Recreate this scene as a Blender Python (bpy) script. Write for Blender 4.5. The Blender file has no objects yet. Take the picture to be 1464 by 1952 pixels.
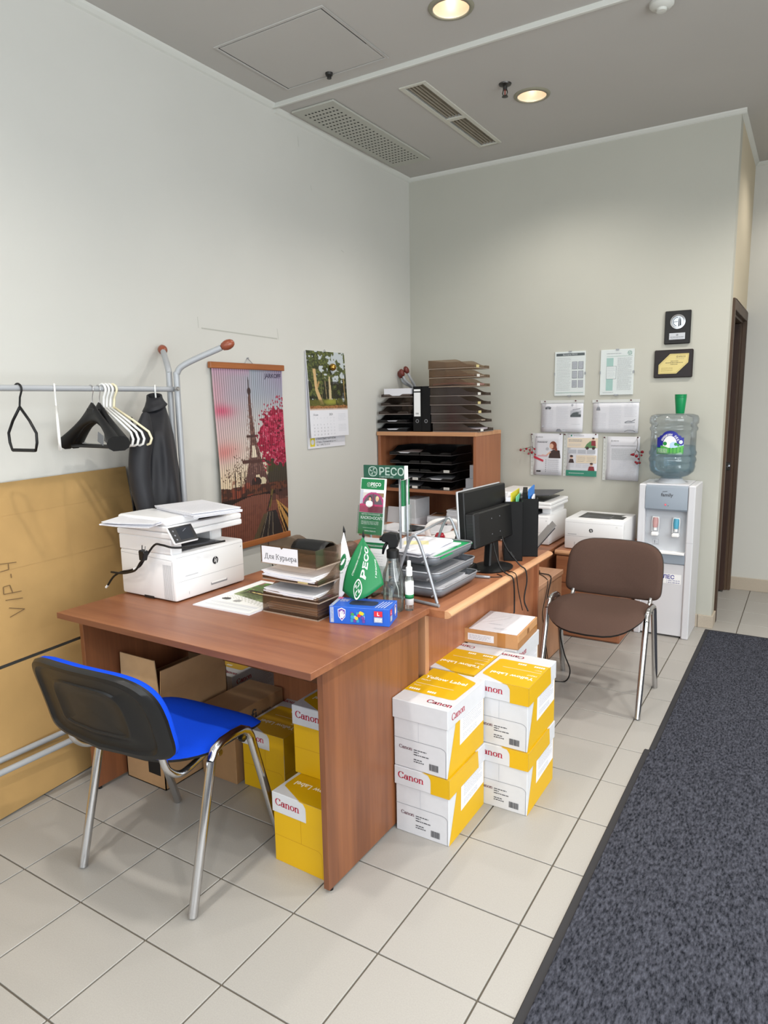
import bpy, bmesh, math, random
import numpy as np
from mathutils import Vector, Matrix
from mathutils.geometry import tessellate_polygon

S = bpy.context.scene
C = S.collection
PI = math.pi
random.seed(7)
RG = np.random.default_rng(7)

# ------------------------------------------------------------------ camera
def cam_axes(yaw, pitch, roll):
    d = Vector((math.sin(yaw)*math.cos(pitch), math.cos(yaw)*math.cos(pitch), math.sin(pitch)))
    r = d.cross(Vector((0, 0, 1))).normalized(); u = r.cross(d)
    return r*math.cos(roll)+u*math.sin(roll), u*math.cos(roll)-r*math.sin(roll), d
cd = bpy.data.cameras.new('camera'); cam = bpy.data.objects.new('camera', cd); C.objects.link(cam)
r_, u_, d_ = cam_axes(math.radians(-31.869), math.radians(-9.156), math.radians(-0.9665))
mw = Matrix((r_, u_, -d_)).transposed().to_4x4(); mw.translation = (2.7308, -1.4193, 1.5159)
cam.matrix_world = mw
cd.sensor_fit = 'HORIZONTAL'; cd.sensor_width = 36; cd.lens = 1311.4/1464*36; cd.clip_start = .05
S.camera = cam

# ------------------------------------------------------------------ world, lights, exposure
W = bpy.data.worlds.new('sky'); S.world = W; W.use_nodes = True
W.node_tree.nodes['Background'].inputs[0].default_value = (.80, .90, 1.0, 1)
W.node_tree.nodes['Background'].inputs[1].default_value = 1.0
S.view_settings.view_transform = 'Standard'; S.view_settings.look = 'None'
S.view_settings.gamma = 1; S.view_settings.use_curve_mapping = False
S.view_settings.exposure = 0.18
S.cycles.use_denoising = True
S.cycles.max_bounces = 10; S.cycles.diffuse_bounces = 6; S.cycles.transparent_max_bounces = 40
S.cycles.sample_clamp_indirect = 6.0
S.cycles.caustics_reflective = False; S.cycles.caustics_refractive = False

def area(name, loc, target, sx, sy, power, col=(1, 1, 1)):
    l = bpy.data.lights.new(name, 'AREA'); l.shape = 'RECTANGLE'; l.size = sx; l.size_y = sy
    l.energy = power; l.color = col
    o = bpy.data.objects.new(name, l); C.objects.link(o); o.location = loc
    o.rotation_euler = (Vector(target)-Vector(loc)).to_track_quat('-Z', 'Y').to_euler()
    return o
# daylight through the shopfront glazing behind the photographer
area('window_daylight', (2.5, -3.5, 1.65), (2.5, 3.0, 1.2), 4.4, 2.5, 44, (.95, .98, 1.0))
area('shopfront_daylight', (5.1, -1.2, 1.65), (0, -.6, 1.7), 4.0, 2.6, 150, (.95, .98, 1.0))
DOWNLIGHTS = [(1.28, 1.53), (1.286, 2.524), (1.28, -.5), (1.28, -2.0), (3.05, 1.1), (3.05, 2.6), (3.05, -.5), (3.05, -2.0), (4.3, .5), (4.3, 2.2), (2.75, 3.95)]
LAMP_POWER = 27
LAMP_COL = (1.0, .95, .88)

# ------------------------------------------------------------------ materials
def lin(h):
    c = [int(h[i:i+2], 16)/255 for i in (0, 2, 4)]
    return tuple(((v+.055)/1.055)**2.4 if v > .04045 else v/12.92 for v in c)
_M = {}
def mat(key, h, rough=.5, metal=0., spec=.5, noise=0., nscale=40., nst=(1, 1, 1), bump=0., bscale=200., coat=0., sheen=0., h2=None):
    if key in _M: return _M[key]
    m = bpy.data.materials.new(key); m.use_nodes = True; _M[key] = m
    nt = m.node_tree; b = nt.nodes['Principled BSDF']
    c = lin(h); b.inputs['Base Color'].default_value = (*c, 1)
    b.inputs['Roughness'].default_value = rough; b.inputs['Metallic'].default_value = metal
    b.inputs['Specular IOR Level'].default_value = spec
    b.inputs['Coat Weight'].default_value = coat; b.inputs['Sheen Weight'].default_value = sheen
    if noise or bump:
        tc = nt.nodes.new('ShaderNodeTexCoord'); mp = nt.nodes.new('ShaderNodeMapping')
        mp.inputs['Scale'].default_value = nst; nt.links.new(tc.outputs['Object'], mp.inputs[0])
    if noise:
        n = nt.nodes.new('ShaderNodeTexNoise'); n.inputs['Scale'].default_value = nscale; n.inputs['Detail'].default_value = 4
        nt.links.new(mp.outputs[0], n.inputs['Vector'])
        cr = nt.nodes.new('ShaderNodeValToRGB'); cr.color_ramp.elements[0].position = .3; cr.color_ramp.elements[1].position = .7
        c2 = lin(h2) if h2 else tuple(max(0, v*(1-noise)) for v in c)
        c3 = c if h2 else tuple(min(1, v*(1+noise)) for v in c)
        cr.color_ramp.elements[0].color = (*c2, 1); cr.color_ramp.elements[1].color = (*c3, 1)
        nt.links.new(n.outputs[0], cr.inputs[0]); nt.links.new(cr.outputs[0], b.inputs['Base Color'])
    if bump:
        n2 = nt.nodes.new('ShaderNodeTexNoise'); n2.inputs['Scale'].default_value = bscale; n2.inputs['Detail'].default_value = 3
        nt.links.new(mp.outputs[0], n2.inputs['Vector'])
        bp = nt.nodes.new('ShaderNodeBump'); bp.inputs['Strength'].default_value = bump; bp.inputs['Distance'].default_value = .002
        nt.links.new(n2.outputs[0], bp.inputs['Height']); nt.links.new(bp.outputs[0], b.inputs['Normal'])
    return m
def wood(key, h, hdark, axis, rough=.38):
    if key in _M: return _M[key]
    m = bpy.data.materials.new(key); m.use_nodes = True; _M[key] = m
    nt = m.node_tree; b = nt.nodes['Principled BSDF']; b.inputs['Roughness'].default_value = rough
    tc = nt.nodes.new('ShaderNodeTexCoord'); out = []
    for sc_, st, det in ((1.0, 14, 5), (1.0, 90, 2)):
        mp = nt.nodes.new('ShaderNodeMapping')
        s = [st, st, st]; s['xyz'.index(axis)] = st*.06
        mp.inputs['Scale'].default_value = s; nt.links.new(tc.outputs['Object'], mp.inputs[0])
        n = nt.nodes.new('ShaderNodeTexNoise'); n.inputs['Scale'].default_value = sc_; n.inputs['Detail'].default_value = det
        n.inputs['Distortion'].default_value = .6
        nt.links.new(mp.outputs[0], n.inputs['Vector']); out.append(n.outputs[0])
    mx = nt.nodes.new('ShaderNodeMath'); mx.operation = 'MULTIPLY_ADD'; mx.inputs[1].default_value = .35
    nt.links.new(out[1], mx.inputs[0]); nt.links.new(out[0], mx.inputs[2])
    cr = nt.nodes.new('ShaderNodeValToRGB'); e = cr.color_ramp.elements
    e[0].position = .46; e[0].color = (*lin(hdark), 1); e[1].position = .86; e[1].color = (*lin(h), 1)
    nt.links.new(mx.outputs[0], cr.inputs[0]); nt.links.new(cr.outputs[0], b.inputs['Base Color'])
    return m
def clear(key, tint, rough=.08, gloss=.10, body=0., bodycol='ffffff'):
    """thin clear or smoked plastic: tinted see-through sheet with a fresnel sheen"""
    if key in _M: return _M[key]
    m = bpy.data.materials.new(key); m.use_nodes = True; _M[key] = m
    nt = m.node_tree; nt.nodes.clear()
    o = nt.nodes.new('ShaderNodeOutputMaterial'); t = nt.nodes.new('ShaderNodeBsdfTransparent'); g = nt.nodes.new('ShaderNodeBsdfGlossy')
    t.inputs[0].default_value = (*lin(tint), 1); g.inputs['Roughness'].default_value = rough
    lw = nt.nodes.new('ShaderNodeLayerWeight'); lw.inputs[0].default_value = .25
    mr = nt.nodes.new('ShaderNodeMapRange'); mr.inputs['To Min'].default_value = gloss*.35; mr.inputs['To Max'].default_value = min(1, gloss*5)
    nt.links.new(lw.outputs['Fresnel'], mr.inputs[0])
    mx = nt.nodes.new('ShaderNodeMixShader'); nt.links.new(mr.outputs[0], mx.inputs[0])
    src = t
    if body:
        df = nt.nodes.new('ShaderNodeBsdfDiffuse'); df.inputs[0].default_value = (*lin(bodycol), 1)
        m2 = nt.nodes.new('ShaderNodeMixShader'); m2.inputs[0].default_value = body
        nt.links.new(t.outputs[0], m2.inputs[1]); nt.links.new(df.outputs[0], m2.inputs[2]); src = m2
    nt.links.new(src.outputs[0], mx.inputs[1]); nt.links.new(g.outputs[0], mx.inputs[2]); nt.links.new(mx.outputs[0], o.inputs[0])
    return m
def emis(key, h, s):
    if key in _M: return _M[key]
    m = bpy.data.materials.new(key); m.use_nodes = True; _M[key] = m
    b = m.node_tree.nodes['Principled BSDF']; b.inputs['Base Color'].default_value = (*lin(h), 1)
    b.inputs['Emission Color'].default_value = (*lin(h), 1); b.inputs['Emission Strength'].default_value = s
    return m
def printmat(rough=.45):
    if 'print' in _M: return _M['print']
    m = bpy.data.materials.new('print'); m.use_nodes = True; _M['print'] = m
    a = m.node_tree.nodes.new('ShaderNodeAttribute'); a.attribute_name = 'Col'
    b = m.node_tree.nodes['Principled BSDF']; b.inputs['Roughness'].default_value = rough
    m.node_tree.links.new(a.outputs['Color'], b.inputs['Base Color'])
    return m

# ------------------------------------------------------------------ mesh helpers
class MB:
    def __init__(s): s.v = []; s.f = []; s.m = []; s.T = None
    def _add(s, vs, fs, m=0):
        b = len(s.v)
        if s.T is not None: vs = [s.T @ Vector(p) for p in vs]
        s.v += [tuple(p) for p in vs]; s.f += [tuple(b+i for i in f) for f in fs]; s.m += [m]*len(fs); return s
    def box(s, x0, y0, z0, x1, y1, z1, m=0):
        return s._add([(x0, y0, z0), (x1, y0, z0), (x1, y1, z0), (x0, y1, z0), (x0, y0, z1), (x1, y0, z1), (x1, y1, z1), (x0, y1, z1)],
                      [(0, 3, 2, 1), (4, 5, 6, 7), (0, 1, 5, 4), (1, 2, 6, 5), (2, 3, 7, 6), (3, 0, 4, 7)], m)
    def prism(s, pts, axis, a, b, m=0):
        """2D outline pts extruded along an axis between a and b"""
        n = len(pts)
        def P(p, t):
            return {'x': (t, p[0], p[1]), 'y': (p[0], t, p[1]), 'z': (p[0], p[1], t)}[axis]
        ar = sum(pts[i][0]*pts[(i+1) % n][1]-pts[(i+1) % n][0]*pts[i][1] for i in range(n))
        pp = list(pts) if (ar > 0) != (axis == 'y') else list(pts)[::-1]
        if a > b: a, b = b, a
        vs = [P(p, a) for p in pp]+[P(p, b) for p in pp]
        fs = [tuple(range(n))[::-1], tuple(range(n, 2*n))]+[(i, (i+1) % n, n+(i+1) % n, n+i) for i in range(n)]
        return s._add(vs, fs, m)
    def lathe(s, prof, n=24, c=(0, 0), m=0, cap=True):
        """profile (r, z) list turned about the z axis"""
        vs = []; fs = []; k = len(prof)
        for i in range(n):
            a = 2*PI*i/n
            vs += [(c[0]+r*math.cos(a), c[1]+r*math.sin(a), z) for r, z in prof]
        for i in range(n):
            j = (i+1) % n
            for q in range(k-1):
                fs.append((i*k+q, j*k+q, j*k+q+1, i*k+q+1))
        if cap and prof[0][0] > 1e-6: fs.append(tuple(i*k for i in range(n))[::-1])
        if cap and prof[-1][0] > 1e-6: fs.append(tuple(i*k+k-1 for i in range(n)))
        return s._add(vs, fs, m)
    def tube(s, path, r, n=8, m=0, ry=None, up=(0, 0, 1)):
        """round or oval bar along a path; r may be a list"""
        p = [Vector(q) for q in path]; k = len(p); vs = []; rr = r if isinstance(r, (list, tuple)) else [r]*k
        pu = Vector(up)
        for i in range(k):
            t = (p[min(i+1, k-1)]-p[max(i-1, 0)]).normalized()
            a = t.cross(pu)
            if a.length < .05: a = t.cross(Vector((1, 0, .01)))
            a.normalize(); b = a.cross(t).normalized(); pu = b
            q = (ry or 1.)
            for j in range(n):
                w = 2*PI*j/n; vs.append(p[i]+a*rr[i]*math.cos(w)+b*rr[i]*q*math.sin(w))
        fs = [(i*n+j, i*n+(j+1) % n, (i+1)*n+(j+1) % n, (i+1)*n+j) for i in range(k-1) for j in range(n)]
        fs += [tuple(range(n))[::-1], tuple((k-1)*n+j for j in range(n))]
        return s._add(vs, fs, m)
    def grid(s, rows, m=0, close=False):
        h = len(rows); w = len(rows[0]); vs = [p for r in rows for p in r]
        fs = [(i*w+j, i*w+(j+1) % w, (i+1)*w+(j+1) % w, (i+1)*w+j) for i in range(h-1) for j in range(w if close else w-1)]
        return s._add(vs, fs, m)
    def build(s, name, mats, parent=None, smooth=False, bevel=0., seg=1, solid=0., sub=0, auto=0):
        me = bpy.data.meshes.new(name); me.from_pydata(s.v, [], s.f)
        mats = mats if isinstance(mats, (list, tuple)) else [mats]
        for q in mats: me.materials.append(q)
        me.polygons.foreach_set('material_index', s.m); me.update()
        if bevel:
            bm = bmesh.new(); bm.from_mesh(me); bmesh.ops.remove_doubles(bm, verts=bm.verts, dist=1e-6)
            es = [e for e in bm.edges if len(e.link_faces) == 2 and e.calc_face_angle(0) > .6]
            bmesh.ops.bevel(bm, geom=es, offset=bevel, segments=seg, affect='EDGES', clamp_overlap=True, profile=.5)
            bm.to_mesh(me); bm.free()
        if smooth: me.polygons.foreach_set('use_smooth', [True]*len(me.polygons))
        o = bpy.data.objects.new(name, me); C.objects.link(o)
        if parent is not None: o.parent = parent
        if solid:
            q = o.modifiers.new('thickness', 'SOLIDIFY'); q.thickness = solid; q.offset = 0
        if sub:
            q = o.modifiers.new('smooth', 'SUBSURF'); q.levels = q.render_levels = sub
        if smooth and auto:
            me.set_sharp_from_angle(angle=auto)
        return o

def tag(o, label, cat, group=None):
    o['label'] = label; o['category'] = cat
    if group: o['group'] = group
    return o
def thing(name, label, cat, loc=(0, 0, 0), rz=0., group=None):
    o = bpy.data.objects.new(name, None); C.objects.link(o); o.empty_display_size = .05
    o.location = loc; o.rotation_euler = (0, 0, rz)
    return tag(o, label, cat, group)
def struct(o):
    o['kind'] = 'structure'; return o
def dup(root, loc=None, rz=None, label=None):
    def cp(o, par):
        c = o.copy(); C.objects.link(c)
        if par is not None: c.parent = par
        for ch in list(o.children): cp(ch, c)
        return c
    r = cp(root, None)
    if loc is not None: r.location = loc
    if rz is not None: r.rotation_euler = (0, 0, rz)
    if label: r['label'] = label
    return r
def arc(cx, cy, rx, ry, a0, a1, n=8):
    return [(cx+rx*math.cos(math.radians(a0+(a1-a0)*i/n)), cy+ry*math.sin(math.radians(a0+(a1-a0)*i/n))) for i in range(n+1)]
def rrect(x0, y0, x1, y1, r, n=4):
    return arc(x1-r, y0+r, r, r, -90, 0, n)+arc(x1-r, y1-r, r, r, 0, 90, n)+arc(x0+r, y1-r, r, r, 90, 180, n)+arc(x0+r, y0+r, r, r, 180, 270, n)
def bez(pts, n=8):
    """smooth path through points (Catmull-Rom)"""
    P = [Vector(p) for p in pts]; P = [P[0]*2-P[1]]+P+[P[-1]*2-P[-2]]; out = []
    for i in range(1, len(P)-2):
        for k in range(n):
            t = k/n; a, b, c, d = P[i-1:i+3]
            out.append(.5*((2*b)+(c-a)*t+(2*a-5*b+4*c-d)*t*t+(3*b-3*c+d-a)*t**3))
    return out+[P[-2]]

# ------------------------------------------------------------------ lettering
_T = {}
def text_geo(s, bold=0.):
    k = (s, bold)
    if k not in _T:
        cu = bpy.data.curves.new('t', 'FONT'); cu.body = s; cu.resolution_u = 2; cu.offset = bold
        o = bpy.data.objects.new('t', cu); C.objects.link(o)
        me = bpy.data.meshes.new_from_object(o)
        vs = [(v.co.x, v.co.y) for v in me.vertices]; fs = [tuple(p.vertices) for p in me.polygons]
        bpy.data.objects.remove(o); bpy.data.curves.remove(cu); bpy.data.meshes.remove(me)
        _T[k] = (vs, fs)
    return _T[k]
GLYPH = {  # broad-nib skeletons in em units: advance, strokes
    'C': (.66, [arc(.34, .35, .29, .33, 48, 312, 12), [(.545, .63), (.545, .50)], [(.53, .16), (.56, .08)]]),
    'a': (.52, [arc(.20, .16, .15, .15, 0, 360, 10), [(.38, .02), (.38, .34)], arc(.24, .34, .14, .12, 0, 165, 6), [(.38, .03), (.46, .02)]]),
    'n': (.56, [[(.10, .0), (.10, .44)], arc(.27, .30, .14, .16, 160, 0, 6), [(.41, .30), (.41, 0)], [(.02, .44), (.10, .44)], [(.04, .01), (.17, .01)], [(.35, .01), (.49, .01)]]),
    'o': (.54, [arc(.26, .23, .20, .22, 0, 360, 14)]),
    'Д': (.70, [[(.16, .03), (.30, .66), (.34, .66)], [(.50, .66), (.50, .03)], [(.26, .66), (.58, .66)], [(.03, .02), (.64, .02)], [(.04, .02), (.04, -.14)], [(.63, .02), (.63, -.14)]]),
    'л': (.50, [[(.06, .03), (.14, .08), (.19, .44)], [(.38, .44), (.38, .01)], [(.14, .44), (.46, .44)], [(.32, .01), (.45, .01)]]),
    'я': (.48, [[(.36, .01), (.36, .44)], arc(.26, .32, .15, .12, 90, 270, 6), [(.26, .44), (.44, .44)], [(.26, .20), (.36, .20)], [(.24, .20), (.08, .01)], [(.30, .01), (.43, .01)]]),
    'К': (.66, [[(.13, .01), (.13, .66)], [(.13, .33), (.28, .35), (.48, .60), (.56, .62)], [(.28, .36), (.52, .04), (.62, .01)], [(.05, .66), (.23, .66)], [(.05, .01), (.23, .01)]]),
    'у': (.48, [[(.08, .44), (.24, .04)], [(.40, .44), (.20, -.14), (.10, -.19), (.06, -.15)], [(.02, .44), (.17, .44)], [(.32, .44), (.47, .44)]]),
    'р': (.52, [[(.11, -.19), (.11, .44)], arc(.25, .22, .19, .22, 140, -140, 10), [(.03, .44), (.11, .44)], [(.03, -.19), (.21, -.19)]]),
    'ь': (.46, [[(.11, .01), (.11, .44)], arc(.22, .13, .15, .12, 90, -90, 6), [(.11, .25), (.22, .25)], [(.04, .01), (.22, .01)], [(.04, .44), (.19, .44)]]),
    'е': (.45, [arc(.23, .22, .18, .22, 5, 325, 12), [(.06, .24), (.40, .24)]]),
    'а': (.45, [arc(.19, .12, .13, .12, 0, 360, 8), [(.33, .02), (.33, .32)], arc(.21, .33, .12, .11, 0, 160, 6), [(.33, .02), (.42, .02)]]),
    ' ': (.25, []),
}
def hull(pts):
    pts = sorted(set((round(a, 6), round(b, 6)) for a, b in pts))
    def half(ps):
        o = []
        for p in ps:
            while len(o) > 1 and (o[-1][0]-o[-2][0])*(p[1]-o[-2][1])-(o[-1][1]-o[-2][1])*(p[0]-o[-2][0]) <= 0: o.pop()
            o.append(p)
        return o
    a = half(pts); b = half(pts[::-1]); return a[:-1]+b[:-1]
def nib(s, size, na=.055, nb=.02):
    """serif-like lettering drawn with a broad nib; list of polygons and the width"""
    out = []; x = 0
    pen = [(na*math.cos(k*PI/4+.39), nb*math.sin(k*PI/4+.39)) for k in range(8)]
    for ch in s:
        w, st = GLYPH[ch]
        for l in st:
            for (a, b), (c, d) in zip(l[:-1], l[1:]):
                out.append([((x+p)*size, q*size) for p, q in hull([(a+i, b+j) for i, j in pen]+[(c+i, d+j) for i, j in pen])])
        x += w
    return out, x*size
class Decal:
    """flat print: layered coloured outlines and letters, a hair above the surface they are printed on"""
    def __init__(s): s.v = []; s.f = []; s.m = []; s.mats = []; s.h = 0
    def mi(s, m):
        if m not in s.mats: s.mats.append(m)
        return s.mats.index(m)
    def poly(s, pts, m, up=True):
        if up: s.h += 1
        ar = sum(pts[i][0]*pts[(i+1) % len(pts)][1]-pts[(i+1) % len(pts)][0]*pts[i][1] for i in range(len(pts)))
        if ar < 0: pts = pts[::-1]
        b = len(s.v); s.v += [(p[0], p[1], s.h) for p in pts]
        if len(pts) > 4:
            for t in tessellate_polygon([[Vector((p[0], p[1], 0)) for p in pts]]):
                a, c, d = [pts[i] for i in t]
                if (c[0]-a[0])*(d[1]-a[1])-(c[1]-a[1])*(d[0]-a[0]) < 0: t = t[::-1]
                s.f.append(tuple(b+i for i in t)); s.m.append(s.mi(m))
        else:
            s.f.append(tuple(b+i for i in range(len(pts)))); s.m.append(s.mi(m))
        return s
    def rect(s, x0, y0, x1, y1, m, up=True): return s.poly([(x0, y0), (x1, y0), (x1, y1), (x0, y1)], m, up)
    def circ(s, x, y, r, m, n=20, ry=None, up=True): return s.poly(arc(x, y, r, ry or r, 0, 360*(n-1)/n, n-1), m, up)
    def line(s, pts, w, m, up=True):
        if up: s.h += 1
        for (a, b), (c, d) in zip(pts[:-1], pts[1:]):
            l = math.hypot(c-a, d-b) or 1; nx, ny = -(d-b)/l*w/2, (c-a)/l*w/2
            s.poly([(a+nx, b+ny), (a-nx, b-ny), (c-nx, d-ny), (c+nx, d+ny)], m, False)
        return s
    def ring(s, x, y, r, w, m, n=20, ry=None): 
        p = arc(x, y, r, ry or r, 0, 360, n); return s.line(p, w, m)
    def _xf(s, pts, x, y, rot, sx=1):
        c, q = math.cos(rot), math.sin(rot); return [(x+p*sx*c-r*q, y+p*sx*q+r*c) for p, r in pts]
    def text(s, t, x, y, size, m, rot=0, bold=0., align='l', sx=1., up=True):
        if up: s.h += 1
        vs, fs = text_geo(t, bold)
        if not vs: return s
        w = max(v[0] for v in vs)*size*sx
        off = {'l': 0, 'c': -w/2, 'r': -w}[align]
        b = len(s.v); s.v += [(p[0], p[1], s.h) for p in s._xf([(v[0]*size+off/sx, v[1]*size) for v in vs], x, y, rot, sx)]
        s.f += [tuple(b+i for i in f) for f in fs]; s.m += [s.mi(m)]*len(fs)
        return s
    def nib(s, t, x, y, size, m, rot=0, align='l', na=.055, nb=.02, sx=1.):
        s.h += 1; ps, w = nib(t, size, na, nb); off = {'l': 0, 'c': -w/2, 'r': -w}[align]
        for p in ps: s.poly(s._xf([(a+off, b) for a, b in p], x, y, rot, sx), m, False)
        return s
    def lines(s, x0, y0, x1, y1, n, m, w=.0012, ragged=.25, seed=1):
        """rows of small print"""
        s.h += 1; r = random.Random(seed)
        for i in range(n):
            y = y1-(i+.5)*(y1-y0)/n
            x = x0; xe = x0+(x1-x0)*(1-(r.random()*ragged if i % 4 == 3 else r.random()*ragged*.15))
            while x < xe:
                l = min(xe-x, (.004+r.random()*.012)); s.rect(x, y-w/2, x+l, y+w/2, m, False); x += l+.0022
        return s
    def build(s, name, parent, fn, eps=.00015, base=.0003):
        me = bpy.data.meshes.new(name); me.from_pydata([fn(u, v, base+eps*h) for u, v, h in s.v], [], s.f)
        for q in s.mats: me.materials.append(q)
        me.polygons.foreach_set('material_index', s.m); me.update()
        o = bpy.data.objects.new(name, me); C.objects.link(o)
        if parent is not None: o.parent = parent
        return o
def plane_fn(O, U, V):
    O, U, V = Vector(O), Vector(U).normalized(), Vector(V).normalized(); N = U.cross(V)
    return lambda u, v, h: tuple(O+U*u+V*v+N*h)
def photo(name, parent, fn, w, h, img, h0=.0004):
    """flat colour print: img[row from top][col] = linear rgb"""
    ny, nx = img.shape[:2]
    us = (np.arange(nx)/(nx-1))*w; vs = (1-np.arange(ny)/(ny-1))*h
    verts = [fn(u, v, h0) for v in vs for u in us]
    fs = [(i*nx+j, (i+1)*nx+j, (i+1)*nx+j+1, i*nx+j+1) for i in range(ny-1) for j in range(nx-1)]
    me = bpy.data.meshes.new(name); me.from_pydata(verts, [], fs)
    a = me.color_attributes.new('Col', 'FLOAT_COLOR', 'POINT')
    d = np.ones((ny*nx, 4), np.float32); d[:, :3] = img.reshape(-1, 3); a.data.foreach_set('color', d.ravel())
    me.materials.append(printmat()); me.polygons.foreach_set('use_smooth', [True]*len(fs))
    o = bpy.data.objects.new(name, me); C.objects.link(o)
    if parent is not None: o.parent = parent
    return o
class Img:
    def __init__(s, w, h, c): s.w, s.h = w, h; s.a = np.empty((h, w, 3), np.float32); s.a[:] = lin(c); s.Y, s.X = np.mgrid[0:h, 0:w].astype(np.float32); s.X /= w; s.Y /= h
    def mask(s, k, c, al=1.):
        k = np.clip(k, 0, 1)*al; s.a = s.a*(1-k[..., None])+np.array(lin(c), np.float32)*k[..., None]
    def noise(s, n, seed, sx=1., sy=1.):
        r = np.random.default_rng(seed); gx, gy = max(2, int(n*sx)), max(2, int(n*sy)); g = r.random((gy+2, gx+2))
        x = s.X*gx; y = s.Y*gy; i = np.minimum(x.astype(int), gx); j = np.minimum(y.astype(int), gy); fx = x-i; fy = y-j
        fx = fx*fx*(3-2*fx); fy = fy*fy*(3-2*fy)
        return (g[j, i]*(1-fx)+g[j, i+1]*fx)*(1-fy)+(g[j+1, i]*(1-fx)+g[j+1, i+1]*fx)*fy
    def poly(s, pts, c, al=1.):
        ins = np.zeros(s.X.shape, bool); n = len(pts)
        for i in range(n):
            (x1, y1), (x2, y2) = pts[i], pts[(i+1) % n]
            if y1 == y2: continue
            k = ((y1 > s.Y) != (y2 > s.Y)) & (s.X < (x2-x1)*(s.Y-y1)/(y2-y1)+x1); ins ^= k
        s.mask(ins.astype(np.float32), c, al)
    def line(s, pts, w, c, al=1.):
        asp = s.h/s.w
        for (x1, y1), (x2, y2) in zip(pts[:-1], pts[1:]):
            y1 *= asp; y2 *= asp; dx, dy = x2-x1, y2-y1; L = dx*dx+dy*dy or 1e-9
            t = np.clip(((s.X-x1)*dx+(s.Y*asp-y1)*dy)/L, 0, 1)
            d = np.hypot(s.X-x1-t*dx, s.Y*asp-y1-t*dy); s.mask((d < w/2).astype(np.float32), c, al)
    def blob(s, x, y, r, c, ry=None, al=1.):
        asp = s.h/s.w; d = ((s.X-x)/r)**2+((s.Y-y)*asp/(ry or r))**2; s.mask((d < 1).astype(np.float32), c, al)
# ------------------------------------------------------------------ the setting
XL, YB, ZC, XE, YF, XR, YN = 0., 3.41, 3.17, 2.25, 4.53, 5.2, -3.6
TRIMY = 1.86
ZN = 3.185
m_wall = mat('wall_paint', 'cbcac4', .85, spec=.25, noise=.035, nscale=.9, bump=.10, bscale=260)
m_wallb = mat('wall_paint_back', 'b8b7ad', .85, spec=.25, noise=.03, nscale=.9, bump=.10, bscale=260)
m_ceil = mat('ceiling_paint', 'bcbab6', .9, spec=.2, noise=.02, nscale=1.2)
m_white = mat('white_trim', 'cfd0ca', .6)
m_grout = mat('grout', '5d564c', .9)
m_tile = mat('floor_tile', 'a29f9a', .42, noise=.05, nscale=260, bump=.03, bscale=400)
m_skirt = mat('skirting_tile', 'b5a999', .45, noise=.05, nscale=160)
m_doorw = wood('door_wood', '3f271b', '2b1810', 'z', .5)

def slab(name, x0, y0, z0, x1, y1, z1, m, **k):
    return struct(MB().box(x0, y0, z0, x1, y1, z1).build(name, m, **k))
floor = slab('floor', XL-.1, YN-.1, -.06, XR+.1, YF+.1, -.004, m_grout)
tb = None; T = .30; X0 = .9039
for i in range(-4, 10):
    for j in range(-5, 17):
        x0, y0 = X0+T*i, T*j; x1, y1 = x0+T, y0+T
        if x1 <= .02 or x0 > 3.5: continue
        if y0 > 4.3: y1 = YF
        x0 = max(x0, .0)
        if x0 < 1.4 and y0 > 3.35: continue
        g = .0026
        full = abs(x1-x0-T) < 1e-6 and abs(y1-y0-T) < 1e-6
        if full and tb is not None:
            o = tb.copy(); C.objects.link(o)
        else:
            o = MB().box(g, g, -.010, x1-x0-g, y1-y0-g, 0).build('tile', m_tile, floor, bevel=.0012)
            if full: tb = o
        o.location = (x0, y0, 0); o.parent = floor

slab('wall_left', XL-.12, YN, 0, XL, YF+.12, 3.3, m_wall)
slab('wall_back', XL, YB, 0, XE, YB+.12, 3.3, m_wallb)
slab('wall_far', 1.1, YF, 0, XR, YF+.12, 3.3, m_wall)
# the short corridor wall with its doorway
w = MB().box(XE-.11, YB+.12, 0, XE, 3.60, 3.3).box(XE-.11, 3.60, 2.06, XE, 4.47, 3.3).box(XE-.11, 4.47, 0, XE, YF, 3.3)
struct(w.build('wall_corridor', mat('wall_paint_warm', 'c8bda6', .85, spec=.25)))
slab('wall_closet', 1.0, YB+.12, 0, 1.1, YF+.12, 3.3, m_wall)
# shopfront walls behind and to the right of the photographer, mostly glazed
w = MB().box(0, YN-.12, 0, .25, YN, 3.3).box(4.75, YN-.12, 0, XR, YN, 3.3).box(.25, YN-.12, 0, 4.75, YN, .35).box(.25, YN-.12, 2.95, 4.75, YN, 3.3)
struct(w.build('wall_front', m_wall))
w = MB().box(XR, YN, 0, XR+.12, -3.3, 3.3).box(XR, .9, 0, XR+.12, YF, 3.3).box(XR, -3.3, 0, XR+.12, .9, .25).box(XR, -3.3, 3.0, XR+.12, .9, 3.3)
struct(w.build('wall_right', m_wall))
m_wf = mat('window_frame', 'd8d8d8', .4); m_gl = clear('window_glass', 'f6fafa', .02, .06)
w1 = MB()
for a, b, c, d in ((.25, .35, .31, 2.95), (4.69, .35, 4.75, 2.95), (.31, .35, 4.69, .41), (.31, 2.89, 4.69, 2.95), (1.72, .41, 1.78, 2.89), (3.2, .41, 3.26, 2.89)):
    w1.box(a, YN-.09, b, c, YN-.03, d)
wf = struct(w1.build('window_1', m_wf))
for a, b in ((.31, 1.72), (1.78, 3.2), (3.26, 4.69)): MB().box(a, YN-.065, .41, b, YN-.058, 2.89).build('pane', m_gl, wf)
w1 = MB()
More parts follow.
